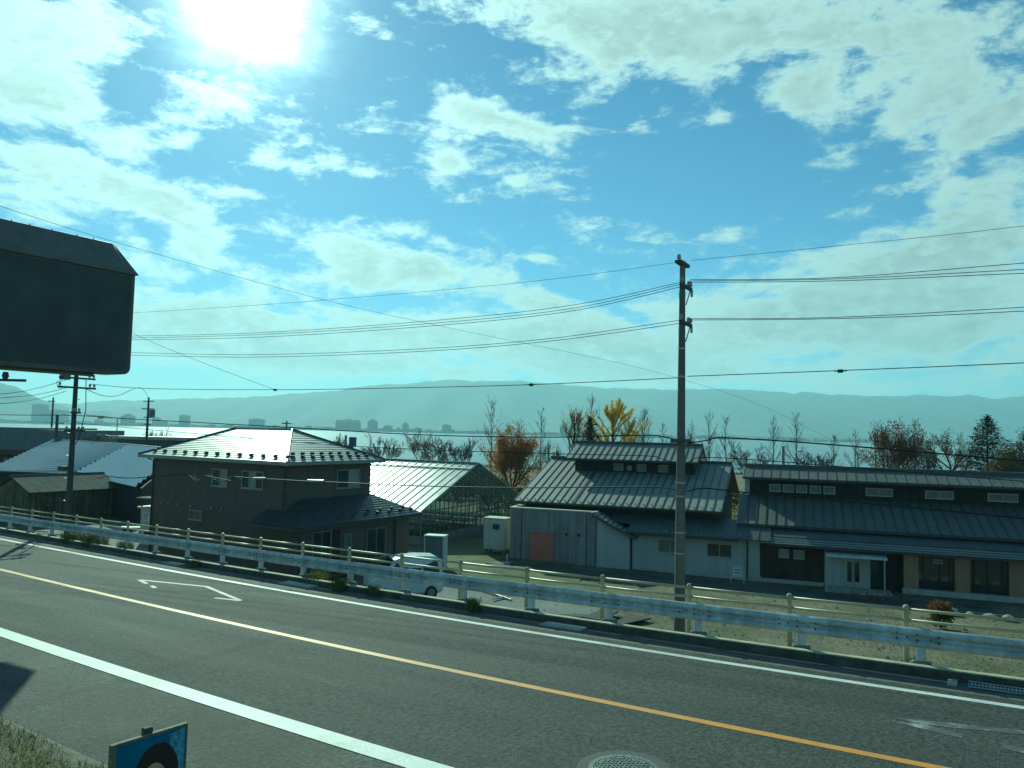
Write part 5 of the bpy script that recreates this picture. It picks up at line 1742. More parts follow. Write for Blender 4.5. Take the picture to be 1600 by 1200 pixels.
t = thing('utility_pole', 'dark pole with transformer and crossarms rising beside the low shed', 'utility pole', (PB.x, PB.y, ground_z(PB.x)), math.degrees(LA))
z0 = -ground_z(PB.x)
H_ = 8.1 + z0
MB().cyl(0, 0, 0, H_, .175, .085, 16).build('pole_shaft', M['pole_dark'], t)
for z, hw in ((7.9, .6), (7.45, .5), (6.05, .9), (5.58, .95), (4.35, .25), (3.45, .5)):
    a = MB().box(-.16, -.08, -hw, hw, z0 + z - .045, z0 + z + .045).build('crossarm', M['pole_dark'], t)
    for y in (-hw + .08, 0.3 - hw, hw - .1):
        b = MB(); insulator(b, -.12, y, z0 + z + .045); b.build('insulator', M['insul'], a)
b = MB(); b.cyl(.0, .55, z0 + 5.95, z0 + 6.75, .24, n=16); b.cyl(.0, .55, z0 + 6.75, z0 + 6.85, .26, .12, 16)
b.build('transformer', M['flat_grey'], t)
MB().tube([(0, -.5, z0 + 6.0), (.03, -.6, z0 + 4.5), (.02, -.3, z0 + 3.0), (0, -.15, z0 + 2.8)], .022, 6).build('drop_cable', M['cable'], t)
MB().tube([(0, .6, z0 + 6.0), (.1, .9, z0 + 5.8), (.1, .75, z0 + 5.5), (0, .4, z0 + 5.6)], .015, 5).build('jumper', M['cable'], t)
MB().rbox(-.3, .3, .13, .5, z0 + 1.5, z0 + 1.72, .03).build('closure_box', M['pole_dark'], t)
for i in range(10):
    z = 5.0 - i * .55; sgn = 1 if i % 2 else -1
    MB().tube([(0, sgn * .1, z0 + z), (0, sgn * .27, z0 + z)], .012, 5).build('step_bolt', M['band'], t)

# partly seen pole whose arm enters the picture at the left edge
Xo = az_y(-75, 30)
t = thing('utility_pole', 'crossarm end with one insulator entering at the left edge under the board', 'utility pole', (Xo, 30, ground_z(Xo)), 0)
zz = CAM_H + (hz(10) - 594) * 30 / 1200 - ground_z(Xo)
MB().cyl(0, 0, 0, zz + 2.2, .175, .10, 14).build('pole_shaft', M['pole_dark'], t)
a = MB().box(-2.0, 2.85, -.05, .05, zz - .05, zz + .05).build('crossarm', M['pole_dark'], t)
for x in (2.05, -1.5): 
    b = MB(); b.cyl(x, 0, zz + .05, zz + .12, .09, n=10); b.cyl(x, 0, zz + .12, zz + .32, .13, .09, 12); b.build('insulator', M['pole_dark'], a)

# distant poles
t = thing('utility_pole', 'slim far pole with small transformer above the flat-roofed building', 'utility pole', (az_y(233, 100), 100, ground_z(-50)), 0)
zt_ = CAM_H + (hz(233) - 621) * 100 / 1200 - ground_z(-50)
MB().cyl(0, 0, 0, zt_, .22, .12, 10).build('pole_shaft', M['pole_dark'], t)
for dz, hw in ((.5, .7), (1.5, .8), (2.6, .55), (3.5, .4)):
    MB().box(-hw, hw, -.06, .06, zt_ - dz - .06, zt_ - dz + .06).build('crossarm', M['pole_dark'], t)
MB().cyl(.55, 0, zt_ - 2.6, zt_ - 1.6, .35, n=12).build('transformer', M['flat_grey'], t)
t = thing('utility_pole', 'slim far pole with one small arm left of the dark pole', 'utility pole', (az_y(84, 125), 125, ground_z(-70)), 0)
zt_ = CAM_H + (hz(84) - 621) * 125 / 1200 - ground_z(-70)
MB().cyl(0, 0, 0, zt_, .2, .12, 10).build('pole_shaft', M['pole_dark'], t)
MB().box(-.8, .3, -.06, .06, zt_ - .7, zt_ - .55).build('crossarm', M['pole_dark'], t)
t = thing('utility_pole', 'short thick far pole standing in front of the grey parapet', 'utility pole', (az_y(92, 100), 100, ground_z(-60)), 0)
zt_ = CAM_H + (hz(92) - 648) * 100 / 1200 - ground_z(-60)
MB().cyl(0, 0, 0, zt_, .24, .17, 10).build('pole_shaft', M['pole_dark'], t)
MB().box(-.1, .9, -.05, .05, zt_ - 1.2, zt_ - 1.1).build('crossarm', M['pole_dark'], t)
t = thing('utility_pole', 'concrete pole of the same line standing beyond the right edge', 'utility pole', (PC.x, PC.y, ground_z(PC.x)), math.degrees(LA))
MB().cyl(0, 0, 0, 13.4, .185, .085, 16).build('pole_shaft', M['pole'], t)
for z in (13.3, 12.7, 11.6): MB().box(-.16, -.07, -.5, .5, z - .045, z + .045).build('crossarm', M['pole_dark'], t)


# ------------------------------------------------------------------ overhead wires
def ray_at(px, py, Y):
    """real-space point at distance Y ahead that the photograph shows at (px, py)"""
    x, y = (px - 800) / 1200.0, -(py - 600) / 1200.0
    v = camera.matrix_world.to_3x3() @ Vector((x, y, -1))
    return Vector((0, 0, CAM_H)) + v * (Y / v.y)


def on_line(px, py, off=0.0):
    """point in the vertical plane of the pole line (shifted sideways by off)"""
    x, y = (px - 800) / 1200.0, -(py - 600) / 1200.0
    v = camera.matrix_world.to_3x3() @ Vector((x, y, -1))
    nrm = Vector((-LINE.y, LINE.x, 0))
    c = Vector((0, 0, CAM_H))
    return c + v * (((PA + nrm * off) - c).dot(nrm) / v.dot(nrm))


def smooth_pts(pts, n_=10):
    out = []
    P_ = [Vector(p) for p in pts]
    for i in range(len(P_) - 1):
        p0 = P_[max(i - 1, 0)]; p1 = P_[i]; p2 = P_[i + 1]; p3 = P_[min(i + 2, len(P_) - 1)]
        for k in range(n_):
            u = k / n_
            out.append(.5 * ((2 * p1) + (-p0 + p2) * u + (2 * p0 - 5 * p1 + 4 * p2 - p3) * u * u + (-p0 + 3 * p1 - 3 * p2 + p3) * u ** 3))
    out.append(P_[-1])
    return out


def wire(pts, r, lab, group=None, name='overhead_wire', m_=None, parts=()):
    sp = smooth_pts(pts)
    rr_ = [r] * len(sp)
    if parts:
        t = thing(name, lab, 'cable', (0, 0, 0), 0, group)
        MB().tube(sp, rr_, 5).build('cable', m_ or M['cable'], t)
        return t
    o = MB().tube(sp, rr_, 5).build(name, m_ or M['cable'])
    return tag(o, lab, 'wire', group)


WR = .0095
# upper three, both spans
for i, (yl, ym, yp, yr1, yr) in enumerate(((525, 493, 441, 437, 411), (528, 497, 444, 439, 421), (531, 501, 448, 441, 427))):
    nm = ('top', 'middle', 'bottom')[i]
    o_ = (-.4, 0.0, .4)[i]
    wire([on_line(125, yl + (1 if i else 0), o_), on_line(205, yl, o_), on_line(400, (525, 528, 532)[i] - 5, o_), on_line(640, ym + 11, o_), on_line(880, (479, 484, 488)[i], o_), on_line(1064, yp, o_)], WR,
         nm + ' wire of the upper three left of the tall pole', 'upper wires left of the tall pole')
    wire([on_line(1078, yr1, o_), on_line(1300, yr1 - (3, 3, 2)[i], o_), on_line(1600, yr, o_), on_line(2400, (345, 375, 395)[i], o_)], WR,
         nm + ' wire of the upper three right of the tall pole', 'upper wires right of the tall pole')
for i, (yl, y4, y6, y8, yp, yr1, y13, yr) in enumerate(((551, 554, 546, 530, 500, 498, 496, 480), (555, 558, 550, 534, 505, 500, 498, 486))):
    nm = ('upper', 'lower')[i]; o_ = (-.3, .4)[i]
    wire([on_line(125, yl - 2, o_), on_line(205, yl, o_), on_line(400, y4, o_), on_line(640, y6, o_), on_line(850, y8, o_), on_line(1064, yp, o_)], WR,
         nm + ' wire of the middle pair left of the tall pole', 'middle wires left of the tall pole')
    wire([on_line(1078, yr1, o_), on_line(1300, y13, o_), on_line(1600, yr, o_), on_line(2400, yr - 50, o_)], WR,
         nm + ' wire of the middle pair right of the tall pole', 'middle wires right of the tall pole')
wire([on_line(125, 493), on_line(205, 489), on_line(440, 474), on_line(800, 443), on_line(1072, 408)], .0065, 'thin topmost wire rising from the left to the tall pole top')
wire([on_line(1080, 407), on_line(1300, 385), on_line(1600, 353), on_line(2400, 250)], .0065, 'thin topmost wire running right from the tall pole top')
wire([on_line(140, 600), on_line(230, 607), on_line(430, 609), on_line(630, 606), on_line(830, 601), on_line(1066, 590)], .012, 'single wire with small joints running level over the lake from pole to pole')
wire([on_line(1074, 588), on_line(1313, 579), on_line(1600, 567), on_line(2400, 530)], .012, 'single wire with one joint right of the tall pole')
for px_, py_, lab in ((430, 609, 'small joint on the level wire above the house'), (830, 601, 'small joint on the level wire near the tall pole'), (1313, 579.5, 'small joint on the single wire right of the tall pole')):
    p = on_line(px_, py_)
    b = MB(); b.rbox(-.07, .07, -.03, .03, -.05, .04, .015); b.tube([(-.16, 0, 0), (.16, 0, 0)], .018, 5)
    tag(b.build('wire_joint', M['cable'], loc=p, rot=(0, 0, LA)), lab, 'wire joint')
# communication cables
wire([on_line(-150, 642, .3), on_line(0, 648, .2), on_line(113, 649), on_line(230, 656), on_line(420, 666), on_line(650, 679), on_line(850, 683), on_line(1000, 680), on_line(1040, 683), on_line(1066, 691)], .018, 'thick cable running past the house ridge to the bracket on the tall pole')
wire([on_line(1074, 693), on_line(1105, 688), on_line(1130, 684), on_line(1250, 691), on_line(1400, 703), on_line(1600, 720), on_line(2300, 775)], .02, 'thick cable running right from the bracket across the bare trees')
wire([on_line(120, 661), on_line(300, 677), on_line(550, 697), on_line(800, 707), on_line(1000, 712), on_line(1030, 716), on_line(1066, 728)], .012, 'thinner cable below the thick one crossing the greenhouse trees')
wire([on_line(1074, 724), on_line(1086, 716), on_line(1110, 715), on_line(1200, 720), on_line(1600, 752), on_line(2300, 800)], .012, 'thinner cable right of the tall pole grazing the roof ridges')
lowc = wire([on_line(-100, 722, .2), on_line(10, 737, .2), on_line(80, 739), on_line(96, 743), on_line(113, 738), on_line(143, 741), on_line(155, 747), on_line(168, 744), on_line(205, 747), on_line(290, 741), on_line(300, 743), on_line(311, 750), on_line(322, 744), on_line(360, 751), on_line(366, 745),
       on_line(400, 748), on_line(430, 749), on_line(480, 752), on_line(510, 753), on_line(650, 759), on_line(800, 762), on_line(960, 761), on_line(1035, 762), on_line(1066, 770)], .02, 'low lashed cable with slack loops crossing the front of the brown house', name='lashed_cable', parts=(1,))
for p, q in (((396, 747.5), (415, 747.5)), ((481, 751), (506, 751.5))):
    MB().tube([on_line(*p), on_line(*q)], .05, 8).build('splice_closure', M['band'], lowc)
MB().tube(smooth_pts([on_line(296, 742), on_line(304, 749), on_line(312, 750), on_line(325, 742), on_line(338, 750), on_line(352, 751), on_line(362, 744), on_line(378, 749)]), .014, 5).build('slack_loop', M['band'], lowc)
wire([on_line(1074, 768), on_line(1100, 763), on_line(1160, 769), on_line(1350, 786), on_line(1600, 810), on_line(2300, 880)], .02, 'low cable right of the tall pole crossing the long hall roof')
# drops and diagonal lines
wire([ray_at(-120, 280, 24), ray_at(0, 322, 26), ray_at(200, 384, 30), ray_at(500, 467, 37), ray_at(700, 512, 43), ray_at(1000, 575, 50), ray_at(1180, 630, 53), ray_at(1310, 693, 54)], .008, 'thin long diagonal wire from the upper left down to the long hall')
wire([on_line(125, 470, .3), on_line(205, 519, .2), on_line(300, 560, .1), on_line(430, 609)], .008, 'thin slanting wire from behind the board to the level wire joint')
for i, (yy0, yy1) in enumerate(((616, 592), (622, 606), (631, 611))):
    wire([ray_at(-200, yy0 + 16, 28), ray_at(0, yy0, 31), ray_at(60, (yy0 + yy1) / 2 + 2, 34), ray_at(104 if i else 108, yy1, 37.5)], .012,
         ('top', 'middle', 'bottom')[i] + ' of three wires fanning left from the transformer pole', 'wires left of the transformer pole')
wire([ray_at(135, 608, 38), ray_at(160, 618, 45), ray_at(185, 618, 52), ray_at(220, 606, 60), ray_at(232, 622, 98)], .02, 'slack wire hooking from the transformer pole to the far pole')
wire([ray_at(135, 648, 38), ray_at(190, 655, 60), ray_at(234, 667, 99)], .02, 'service wire from the transformer pole to the slim far pole')
wire([ray_at(0, 656, 90), ray_at(84, 660, 110), ray_at(113, 657, 60)], .02, 'service wire crossing low over the water at the left')

# ------------------------------------------------------------------ bush by the long hall
M['bush_red'] = leaf_mat('red_bush_leaves', (0.20, 0.05, 0.03), (0.26, 0.13, 0.06), .3)
M['bush_green'] = leaf_mat('green_bush_leaves', (0.04, 0.06, 0.02), (0.09, 0.10, 0.03), .3)
M['bark'] = mat('bark', (0.085, 0.07, 0.055), rough=.95, var=.25, scale=3)


def leaf_cloud(pts_fn, n_, size, seed):
    rnd_ = random.Random(seed)
    b = MB()
    for _ in range(n_):
        p = pts_fn(rnd_)
        if p is None: continue
        s_ = size * rnd_.uniform(.6, 1.3)
        u = Vector((rnd_.gauss(0, 1), rnd_.gauss(0, 1), rnd_.gauss(0, 1))).normalized()
        w = u.cross(Vector((rnd_.gauss(0, 1), rnd_.gauss(0, 1), rnd_.gauss(0, 1)))).normalized()
        b.add([p - u * s_ * .5, p + w * s_ * .35, p + u * s_ * .5, p - w * s_ * .35], [(0, 1, 2, 3)])
    return b


def blob(cx_, cz_, rx, rz__, seed_shift=0):
    def f(r):
        for _ in range(10):
            v = Vector((r.uniform(-1, 1), r.uniform(-1, 1), r.uniform(-1, 1)))
            if .35 < v.length < 1 + .12 * math.sin(v.x * 9 + v.z * 7 + seed_shift): return Vector((cx_ + v.x * rx, v.y * rx, cz_ + v.z * rz__))
    return f


Xb, Yb = az_y(1467, 35.2), 35.2
t = thing('round_bush', 'round bush with reddish top in front of the long hall pillars', 'bush', (Xb, Yb, ground_z(Xb)))
b = MB()
for k in range(7): b.tube([(0, 0, 0), (.3 * math.cos(k), .3 * math.sin(k), .6)], [.03, .01], 5)
b.build('stems', M['bark'], t)
leaf_cloud(blob(0, .55, .55, .5), 1500, .09, 3).build('crown', M['bush_green'], t)
leaf_cloud(blob(0, .85, .52, .38, 2), 1300, .09, 4).build('red_top', M['bush_red'], t)
Xb, Yb = 19.1, 40.2
t = thing('dark_shrubs', 'low dark twiggy shrubs along the plinth of the long hall', 'shrub', (Xb, Yb, ground_z(Xb)), -20)
b = MB()
r_ = random.Random(8)
for k in range(170):
    x = r_.uniform(-2.5, 1.8); y = r_.uniform(-.5, .5); l = r_.uniform(.3, .8)
    b.tube([(x, y, 0), (x + r_.uniform(-.3, .3), y + r_.uniform(-.3, .3), l * .6), (x + r_.uniform(-.5, .5), y + r_.uniform(-.4, .4), l)], [.012, .008, .004], 3)
b.build('stems', M['bark'], t)
Xb, Yb = az_y(1150, 66), 66
t = thing('yellow_shrub', 'yellow-green shrub glimpsed between the two halls', 'shrub', (Xb, Yb, ground_z(Xb)))
M['yel_green'] = leaf_mat('yellow_green_leaves', (0.22, 0.20, 0.04), (0.32, 0.26, 0.06), .4)
leaf_cloud(blob(0, 1.4, 1.6, 1.3), 900, .2, 9).build('crown', M['yel_green'], t)
MB().tube([(0, 0, 0), (0, 0, 1.2)], [.1, .05], 6).build('stem', M['bark'], t)

# ------------------------------------------------------------------ trees along the lake shore
M['twig'] = mat('bare_twigs', (0.10, 0.08, 0.065), rough=.95, var=.2, scale=1)
M['twig_pale'] = mat('pale_twigs', (0.22, 0.17, 0.09), rough=.95, var=.2, scale=1)
M['l_orange'] = leaf_mat('orange_leaves', (0.34, 0.12, 0.02), (0.24, 0.15, 0.035), .5)
M['l_rust'] = leaf_mat('rust_leaves', (0.17, 0.05, 0.025), (0.10, 0.06, 0.03), .4)
M['l_yellow'] = leaf_mat('yellow_leaves', (0.65, 0.48, 0.05), (0.52, 0.34, 0.04), .5)
M['l_pale'] = leaf_mat('pale_leaves', (0.40, 0.30, 0.12), (0.28, 0.20, 0.08), .45)
M['l_conifer'] = leaf_mat('conifer_needles', (0.02, 0.038, 0.02), (0.04, 0.055, 0.026), .15)
M['l_olive'] = leaf_mat('olive_leaves', (0.075, 0.07, 0.025), (0.13, 0.085, 0.03), .35)


def grow(rnd, base, direction, length, rad, depth, spread, upward, segs, tips, ratio=.68, kids=(3, 4), taper=.55, droop=0):
    """recursive branches; appends (points, radii) and the tips reached"""
    pts, rr_ = [base], [rad]
    d = direction.normalized()
    n_ = 3
    for i in range(n_):
        d = (d + Vector((rnd.gauss(0, .09), rnd.gauss(0, .09), rnd.gauss(0, .05) + upward * .10 - droop * .1))).normalized()
        pts.append(pts[-1] + d * length / n_)
        rr_.append(rad * (1 - (1 - taper) * (i + 1) / n_))
    segs.append((pts, rr_))
    if depth == 0:
        tips.append((pts, d)); return
    for k in range(rnd.randint(*kids)):
        t = rnd.uniform(.35, 1.0)
        i = min(n_ - 1, int(t * n_)); f = t * n_ - i
        p = pts[i].lerp(pts[i + 1], f)
        side = Vector((rnd.gauss(0, 1), rnd.gauss(0, 1), rnd.gauss(0, .5)))
        side = (side - d * side.dot(d)).normalized()
        nd = (d + side * spread * rnd.uniform(.7, 1.2) + Vector((0, 0, upward * .25))).normalized()
        grow(rnd, p, nd, length * ratio * rnd.uniform(.75, 1.15), rr_[i + 1] * .62, depth - 1, spread, upward, segs, tips, ratio, kids, taper, droop)


def seg_mesh(segs, n_=3, minr=.012):
    b = MB()
    for pts, rr_ in segs: b.tube(pts, [max(minr, r) for r in rr_], n_, cap=False)
    return b


def place(px, Y):
    X = az_y(px, Y)
    return X, ground_z(X)


def tree(px, top, Y, lab, kind, seed, w=None, leaf=None, nl=0, name='bare_tree', cat='tree', group=None):
    X, gz = place(px, Y)
    rnd = random.Random(seed)
    Ht = CAM_H + (hz(px) - top) * Y / 1200 - gz
    t = thing(name, lab, cat, (X, Y, gz), 0, group)
    segs, tips = [], []
    twig = M['twig']
    minr = Y * .00016
    if kind == 'slim':        # tall thin tree with short rising branches
        trunk = [Vector((0, 0, 0))]
        for i in range(10): trunk.append(trunk[-1] + Vector((rnd.gauss(0, .05), rnd.gauss(0, .05), Ht / 10)))
        rt = [max(minr, Ht * .011 * (1 - .9 * i / 10)) for i in range(11)]
        MB().tube(trunk, rt, 6).build('trunk', M['bark'], t)
        W_ = w or Ht * .34
        for i in range(46):
            f = rnd.uniform(.20, .97); k = int(f * 10)
            p = trunk[k].lerp(trunk[k + 1] if k < 10 else trunk[k], f * 10 - k)
            a = rnd.uniform(0, 6.28); L_ = W_ * (1.12 - f) ** .8 * rnd.uniform(.7, 1.15)
            grow(rnd, p, Vector((math.cos(a), math.sin(a), 1.1 + f)), L_, Ht * .0022, 1, .35, .2, segs, tips, .42, (1, 2))
    elif kind == 'round':     # spreading bare crown from a short trunk
        trunk_h = Ht * .22
        MB().tube([(0, 0, 0), (.05, 0, trunk_h)], [Ht * .03, Ht * .024], 7).build('trunk', M['bark'], t)
        for k in range(7):
            a = k * .9 + rnd.uniform(-.3, .3)
            grow(rnd, Vector((0, 0, trunk_h * rnd.uniform(.75, 1.0))), Vector((math.cos(a) * .75, math.sin(a) * .75, rnd.uniform(.6, 1.4))), Ht * .36, Ht * .011, 4, .50, .40, segs, tips, .64, (3, 4))
    elif kind == 'leafy':     # upright crown that still carries leaves
        trunk_h = Ht * .14
        MB().tube([(0, 0, 0), (.03, 0, trunk_h * .5), (0, .05, trunk_h)], [Ht * .03, Ht * .026, Ht * .022], 7).build('trunk', M['bark'], t)
        W_ = .8
        for k in range(9):
            a = k * .72 + rnd.uniform(-.3, .3)
            grow(rnd, Vector((0, 0, trunk_h * rnd.uniform(.7, 1.2))), Vector((math.cos(a) * W_, math.sin(a) * W_, rnd.uniform(.8, 1.5))), Ht * .36, Ht * .012, 3, .62, .35, segs, tips, .64, (3, 4))
    elif kind == 'ginkgo':    # rising wand-like limbs coated with short leafy spurs
        MB().tube([(0, 0, 0), (0, 0, Ht * .5), (0, 0, Ht * .98)], [Ht * .028, Ht * .018, minr], 7).build('trunk', M['bark'], t)
        W_ = w or .5
        for k in range(22):
            a = k * 2.4; f = rnd.uniform(.15, .8)
            grow(rnd, Vector((0, 0, Ht * f)), Vector((math.cos(a) * W_, math.sin(a) * W_, .85)), Ht * (.52 - .42 * f) * 1.1, Ht * .008, 1, .5, .7, segs, tips, .55, (3, 5))
    elif kind == 'layered':   # flat-topped tree with thin foliage layers
        MB().tube([(0, 0, 0), (.3, 0, Ht * .3), (.1, .1, Ht * .5)], [Ht * .028, Ht * .022, Ht * .018], 7).build('trunk', M['bark'], t)
        for k in range(8):
            a = k * .8
            grow(rnd, Vector((.1, 0, Ht * rnd.uniform(.3, .5))), Vector((math.cos(a), math.sin(a), rnd.uniform(.45, 1.1))), Ht * .42, Ht * .012, 2, .6, .15, segs, tips, .6, (3, 4))
    if kind == 'conifer':
        MB().tube([(0, 0, 0), (0, 0, Ht)], [Ht * .022, .03], 7).build('trunk', M['bark'], t)
        W_ = w or Ht * .22
        b = MB(); bb = MB()
        n_ = 190
        for i in range(n_):
            f = (i / n_) ** .85
            z = Ht * (.12 + .87 * f); a = i * 2.399 + rnd.uniform(-.3, .3)
            L_ = W_ * (1 - f) ** .8 * rnd.uniform(.65, 1.2) + .15
            p0 = Vector((0, 0, z)); p1 = Vector((math.cos(a) * L_, math.sin(a) * L_, z + L_ * .12))
            bb.tube([p0, p1], [.04, .015], 3, cap=False)
            for k in range(int(9 + L_ * 9)):
                q = p0.lerp(p1, rnd.uniform(.15, 1.05)) + Vector((rnd.gauss(0, .14), rnd.gauss(0, .14), rnd.gauss(-.05, .10)))
                s_ = rnd.uniform(.12, .26)
                u = Vector((math.cos(a) + rnd.gauss(0, .5), math.sin(a) + rnd.gauss(0, .5), rnd.gauss(.15, .3))).normalized()
                wv = u.cross(Vector((rnd.gauss(0, .3), rnd.gauss(0, .3), 1))).normalized()
                b.add([q - u * s_, q + wv * s_ * .4, q + u * s_, q - wv * s_ * .4], [(0, 1, 2, 3)])
        bb.build('branches', M['bark'], t)
        b.build('crown', leaf or M['l_conifer'], t)
        return t
    # fit the grown crown to the height the photograph shows
    mz = max(max(p.z for p in pts) for pts, _ in segs)
    k = Ht / mz
    if kind != 'slim' and kind != 'ginkgo':
        for pts, _ in segs:
            for p in pts: p.z *= k
        for pts, d in tips: pass
    if w and kind in ('round', 'layered', 'leafy'):
        xs_ = sorted(abs(p.x) for pts, _ in segs for p in pts)
        kx = w * Y / 1200 / 2 / xs_[int(len(xs_) * .97)]
        for pts, _ in segs:
            for p in pts: p.x *= kx; p.y *= kx
    tw = twig if leaf is None or kind in ('leafy', 'layered') else M['twig_pale']
    seg_mesh(segs, 3, minr).build('branches', tw, t)
    if leaf:
        size = Y * (.0013 if kind == 'ginkgo' else .0020)
        sc_ = .9 if kind == 'ginkgo' else 1.5
        b = MB()
        cand = [pts for pts, _ in segs[len(segs) // 6:]]
        clumps = []
        if kind == 'leafy':
            hw = (w or 60) * Y / 1200 / 2
            for _ in range(60):
                a = rnd.uniform(0, 6.28); f = rnd.uniform(.16, .97)
                prof = math.sin(math.pi * min(1, (f - .05) / .95) ** .75) ** .7
                q = hw * prof * rnd.uniform(.35, .98)
                clumps.append((Vector((q * math.cos(a), q * math.sin(a), Ht * f * (1 if rnd.random() < .8 else rnd.uniform(.9, 1.0)))), hw * rnd.uniform(.08, .20)))
            for _ in range(int(nl * .6)):
                c_, sg = clumps[rnd.randrange(len(clumps))]
                q = c_ + Vector((rnd.gauss(0, sg), rnd.gauss(0, sg), rnd.gauss(0, sg * 1.1)))
                s_ = size * rnd.uniform(.5, 1.1)
                u = Vector((rnd.gauss(0, 1), rnd.gauss(0, 1), rnd.gauss(0, 1))).normalized()
                wv = u.cross(Vector((rnd.gauss(0, 1), rnd.gauss(0, 1), rnd.gauss(0, 1)))).normalized()
                b.add([q - u * s_ * .6, q + wv * s_ * .4, q + u * s_ * .6, q - wv * s_ * .4], [(0, 1, 2, 3)])
        for _ in range(int(nl * (.5 if clumps else 1))):
            pts = cand[rnd.randrange(len(cand))]
            i = rnd.randrange(len(pts) - 1)
            q = pts[i].lerp(pts[i + 1], rnd.random()) + Vector((rnd.gauss(0, size * sc_), rnd.gauss(0, size * sc_), rnd.gauss(0, size * .8 * sc_)))
            s_ = size * rnd.uniform(.5, 1.1)
            u = Vector((rnd.gauss(0, 1), rnd.gauss(0, 1), rnd.gauss(0, 1))).normalized()
            wv = u.cross(Vector((rnd.gauss(0, 1), rnd.gauss(0, 1), rnd.gauss(0, 1)))).normalized()
            b.add([q - u * s_ * .6, q + wv * s_ * .4, q + u * s_ * .6, q - wv * s_ * .4], [(0, 1, 2, 3)])
        b.build('crown', leaf, t)
    return t


# from left to right
tree(247, 664, 112, 'small bare reddish tree above the flat roof behind the house', 'round', 1, 40)
tree(153, 676, 112, 'faint little bare tree behind the works roof beside the dark pole', 'round', 2, 34)
tree(536, 676, 115, 'half-hidden bare tree beside the blue box sign', 'round', 3, 34)
tree(601, 674, 110, 'bare fan-shaped tree right of the house roof', 'round', 4, 62)
tree(672, 669, 105, 'dense bare tree behind the left half of the greenhouse ridge', 'round', 5, 66, M['l_rust'], 500)
tree(722, 683, 105, 'lower bare tree behind the right half of the greenhouse ridge', 'round', 6, 64)
tree(770, 625, 108, 'tallest slim bare tree standing left of the orange tree', 'slim', 7)
tree(846, 641, 112, 'slim bare tree just right of the orange tree', 'slim', 8)
tree(815, 655, 122, 'thin bare tree poking above the orange tree', 'slim', 31)
tree(803, 664, 88, 'broad orange-brown autumn tree behind the greenhouse gable', 'leafy', 9, 92, M['l_orange'], 15000, name='autumn_tree')
tree(868, 688, 105, 'small pale half-bare tree left of the clerestory hall ridge', 'leafy', 10, 30, M['l_pale'], 350, name='half_bare_tree')
tree(899, 642, 110, 'pale half-bare tree left of the dark fir', 'ginkgo', 11, .36, M['l_pale'], 1500, name='half_bare_tree')
tree(923, 650, 104, 'dark green fir between the pale tree and the yellow ginkgo', 'conifer', 12, 3.5, name='fir_tree')
tree(924, 621, 125, 'thin bare treetop sticking up behind the dark fir', 'slim', 32)
tree(959, 627, 112, 'bright yellow ginkgo rising behind the clerestory roof', 'ginkgo', 13, .8, M['l_yellow'], 20000, name='ginkgo_tree')
tree(984, 655, 118, 'thin pale yellow tree at the right flank of the ginkgo', 'ginkgo', 14, .4, M['l_pale'], 700, name='half_bare_tree')
tree(1003, 640, 118, 'left of two close slim bare trees before the tall pole', 'slim', 15)
tree(1009, 641, 124, 'right of two close slim bare trees before the tall pole', 'slim', 16)
tree(1037, 663, 118, 'short slim bare tree next to the tall pole', 'slim', 17)
tree(1049, 686, 96, 'small rust-coloured tree peeping over the clerestory ridge by the pole', 'leafy', 18, 24, M['l_rust'], 700, name='autumn_tree')
tree(1084, 662, 120, 'slim bare tree just right of the tall pole', 'slim', 33)
tree(1112, 648, 116, 'slim bare tree above the right end of the left hall', 'slim', 19)
tree(1134, 652, 113, 'slightly fuller slim bare tree above the gap between the halls', 'slim', 20)
tree(1174, 684, 105, 'round bare tree above the left end of the long hall', 'round', 21, 66)
tree(1207, 652, 116, 'slim bare tree right of the round bare tree', 'slim', 22)
tree(1244, 645, 114, 'slim bare tree above the clerestory windows of the long hall', 'slim', 23)
tree(1272, 702, 108, 'low round bare tree between two slim trees over the long hall', 'round', 24, 62)
tree(1303, 681, 112, 'reddish slim bare tree over the long hall', 'slim', 25)
tree(1336, 672, 114, 'slim bare tree beside the lake-front lamp', 'slim', 26)
tree(1367, 660, 118, 'slim bare tree at the left flank of the red-brown tree', 'slim', 34)
tree(1398, 660, 92, 'upright red-brown tree right of the slim bare trees', 'leafy', 27, 78, M['l_rust'], 10000, name='autumn_tree')
tree(1372, 724, 90, 'small olive shrub-like tree at the foot of the red-brown tree', 'leafy', 35, 26, M['l_olive'], 700, name='small_tree')
tree(1430, 655, 124, 'faint slim bare treetop behind the red-brown tree', 'slim', 36)
tree(1442, 688, 95, 'thin olive-brown tree joining the red-brown tree', 'leafy', 37, 40, M['l_olive'], 900, name='half_bare_tree')
tree(1485, 672, 98, 'flat-topped tree with thin brown layers left of the dark fir', 'layered', 28, 84, M['l_olive'], 3200, name='layered_tree')
tree(1543, 648, 94, 'big dark fir near the right edge', 'conifer', 29, 5.4, name='fir_tree')
tree(1574, 692, 86, 'brownish-green tree in front of the big fir', 'leafy', 30, 66, M['l_olive'], 7500, name='autumn_tree')
tree(1608, 672, 90, 'rust-brown tree cut by the right edge', 'leafy', 38, 60, M['l_rust'], 6000, name='autumn_tree')
tree(1660, 660, 92, 'bare round tree beyond the right edge', 'round', 39, 70)

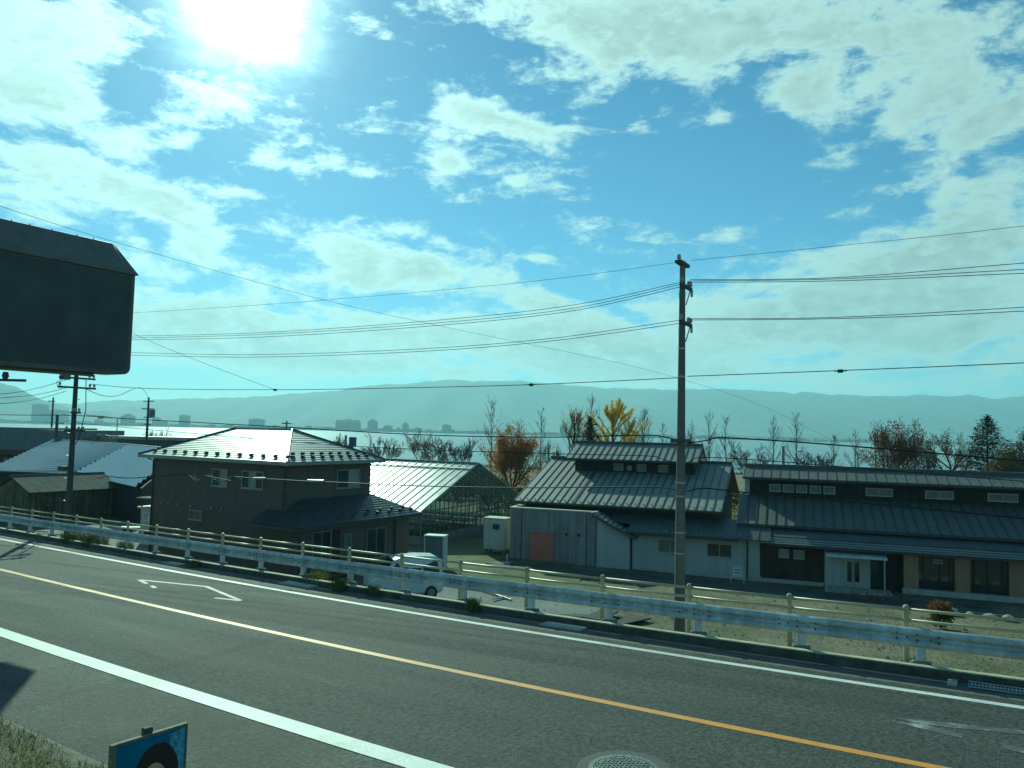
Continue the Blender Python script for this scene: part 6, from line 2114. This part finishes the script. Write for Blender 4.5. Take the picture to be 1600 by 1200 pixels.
# evergreen hedge closing the view behind the greenhouse and the halls
def hedge(x0, x1, y, h, lab, seed, lm):
    rnd = random.Random(seed)
    t = thing('hedge', lab, 'hedge', ((x0 + x1) / 2, y, ground_z((x0 + x1) / 2)))
    L_ = x1 - x0
    b = MB()
    for i in range(int(L_ / .9)):
        x = -L_ / 2 + i * .9
        b.tube([(x, 0, -.1), (x + rnd.uniform(-.2, .2), rnd.uniform(-.2, .2), h * .7)], [.05, .015], 4)
    b.build('stems', M['bark'], t)
    b = MB()
    for i in range(int(L_ * h * 130)):
        x = rnd.uniform(-L_ / 2, L_ / 2)
        hh = h * (.8 + .25 * math.sin(x * 1.1 + seed) + .12 * math.sin(x * 2.9))
        q = Vector((x, rnd.gauss(0, .5), hh * rnd.random() ** .6))
        s_ = rnd.uniform(.09, .2)
        u = Vector((rnd.gauss(0, 1), rnd.gauss(0, 1), rnd.gauss(0, 1))).normalized()
        wv = u.cross(Vector((rnd.gauss(0, 1), rnd.gauss(0, 1), rnd.gauss(0, 1)))).normalized()
        b.add([q - u * s_, q + wv * s_ * .6, q + u * s_, q - wv * s_ * .6], [(0, 1, 2, 3)])
    b.build('crown', lm, t)


hedge(-3.0, 4.5, 79, 3.0, 'rough olive hedge behind the greenhouse under the orange tree', 3, M['l_olive'])
hedge(-16, -4.0, 92, 2.4, 'low rusty hedge beyond the greenhouse ridge', 5, M['l_rust'])
hedge(20, 27, 84, 2.4, 'low olive hedge glimpsed through the gap between the halls', 6, M['l_olive'])

# low reeds and scrub along the water
rnd = random.Random(77)
M['scrub'] = leaf_mat('shore_scrub', (0.09, 0.085, 0.04), (0.15, 0.11, 0.05), .3)
b = MB()
for i in range(9000):
    x = rnd.uniform(-95, 130); y = SHORE_Y - 6 + rnd.gauss(0, 3); h = rnd.uniform(.3, 1.3)
    z = ground_z(x) - .2 - (max(0, y - SHORE_Y + 8) * .1)
    a = rnd.uniform(0, 6.28); w = .12
    b.add([(x - w * math.cos(a), y - w * math.sin(a), z), (x + w * math.cos(a), y + w * math.sin(a), z), (x + rnd.uniform(-.3, .3), y, z + h)], [(0, 1, 2)])
tag(b.build('shore_reeds', M['scrub']), 'low reeds and scrub along the near lake shore', 'reeds', kind='stuff')
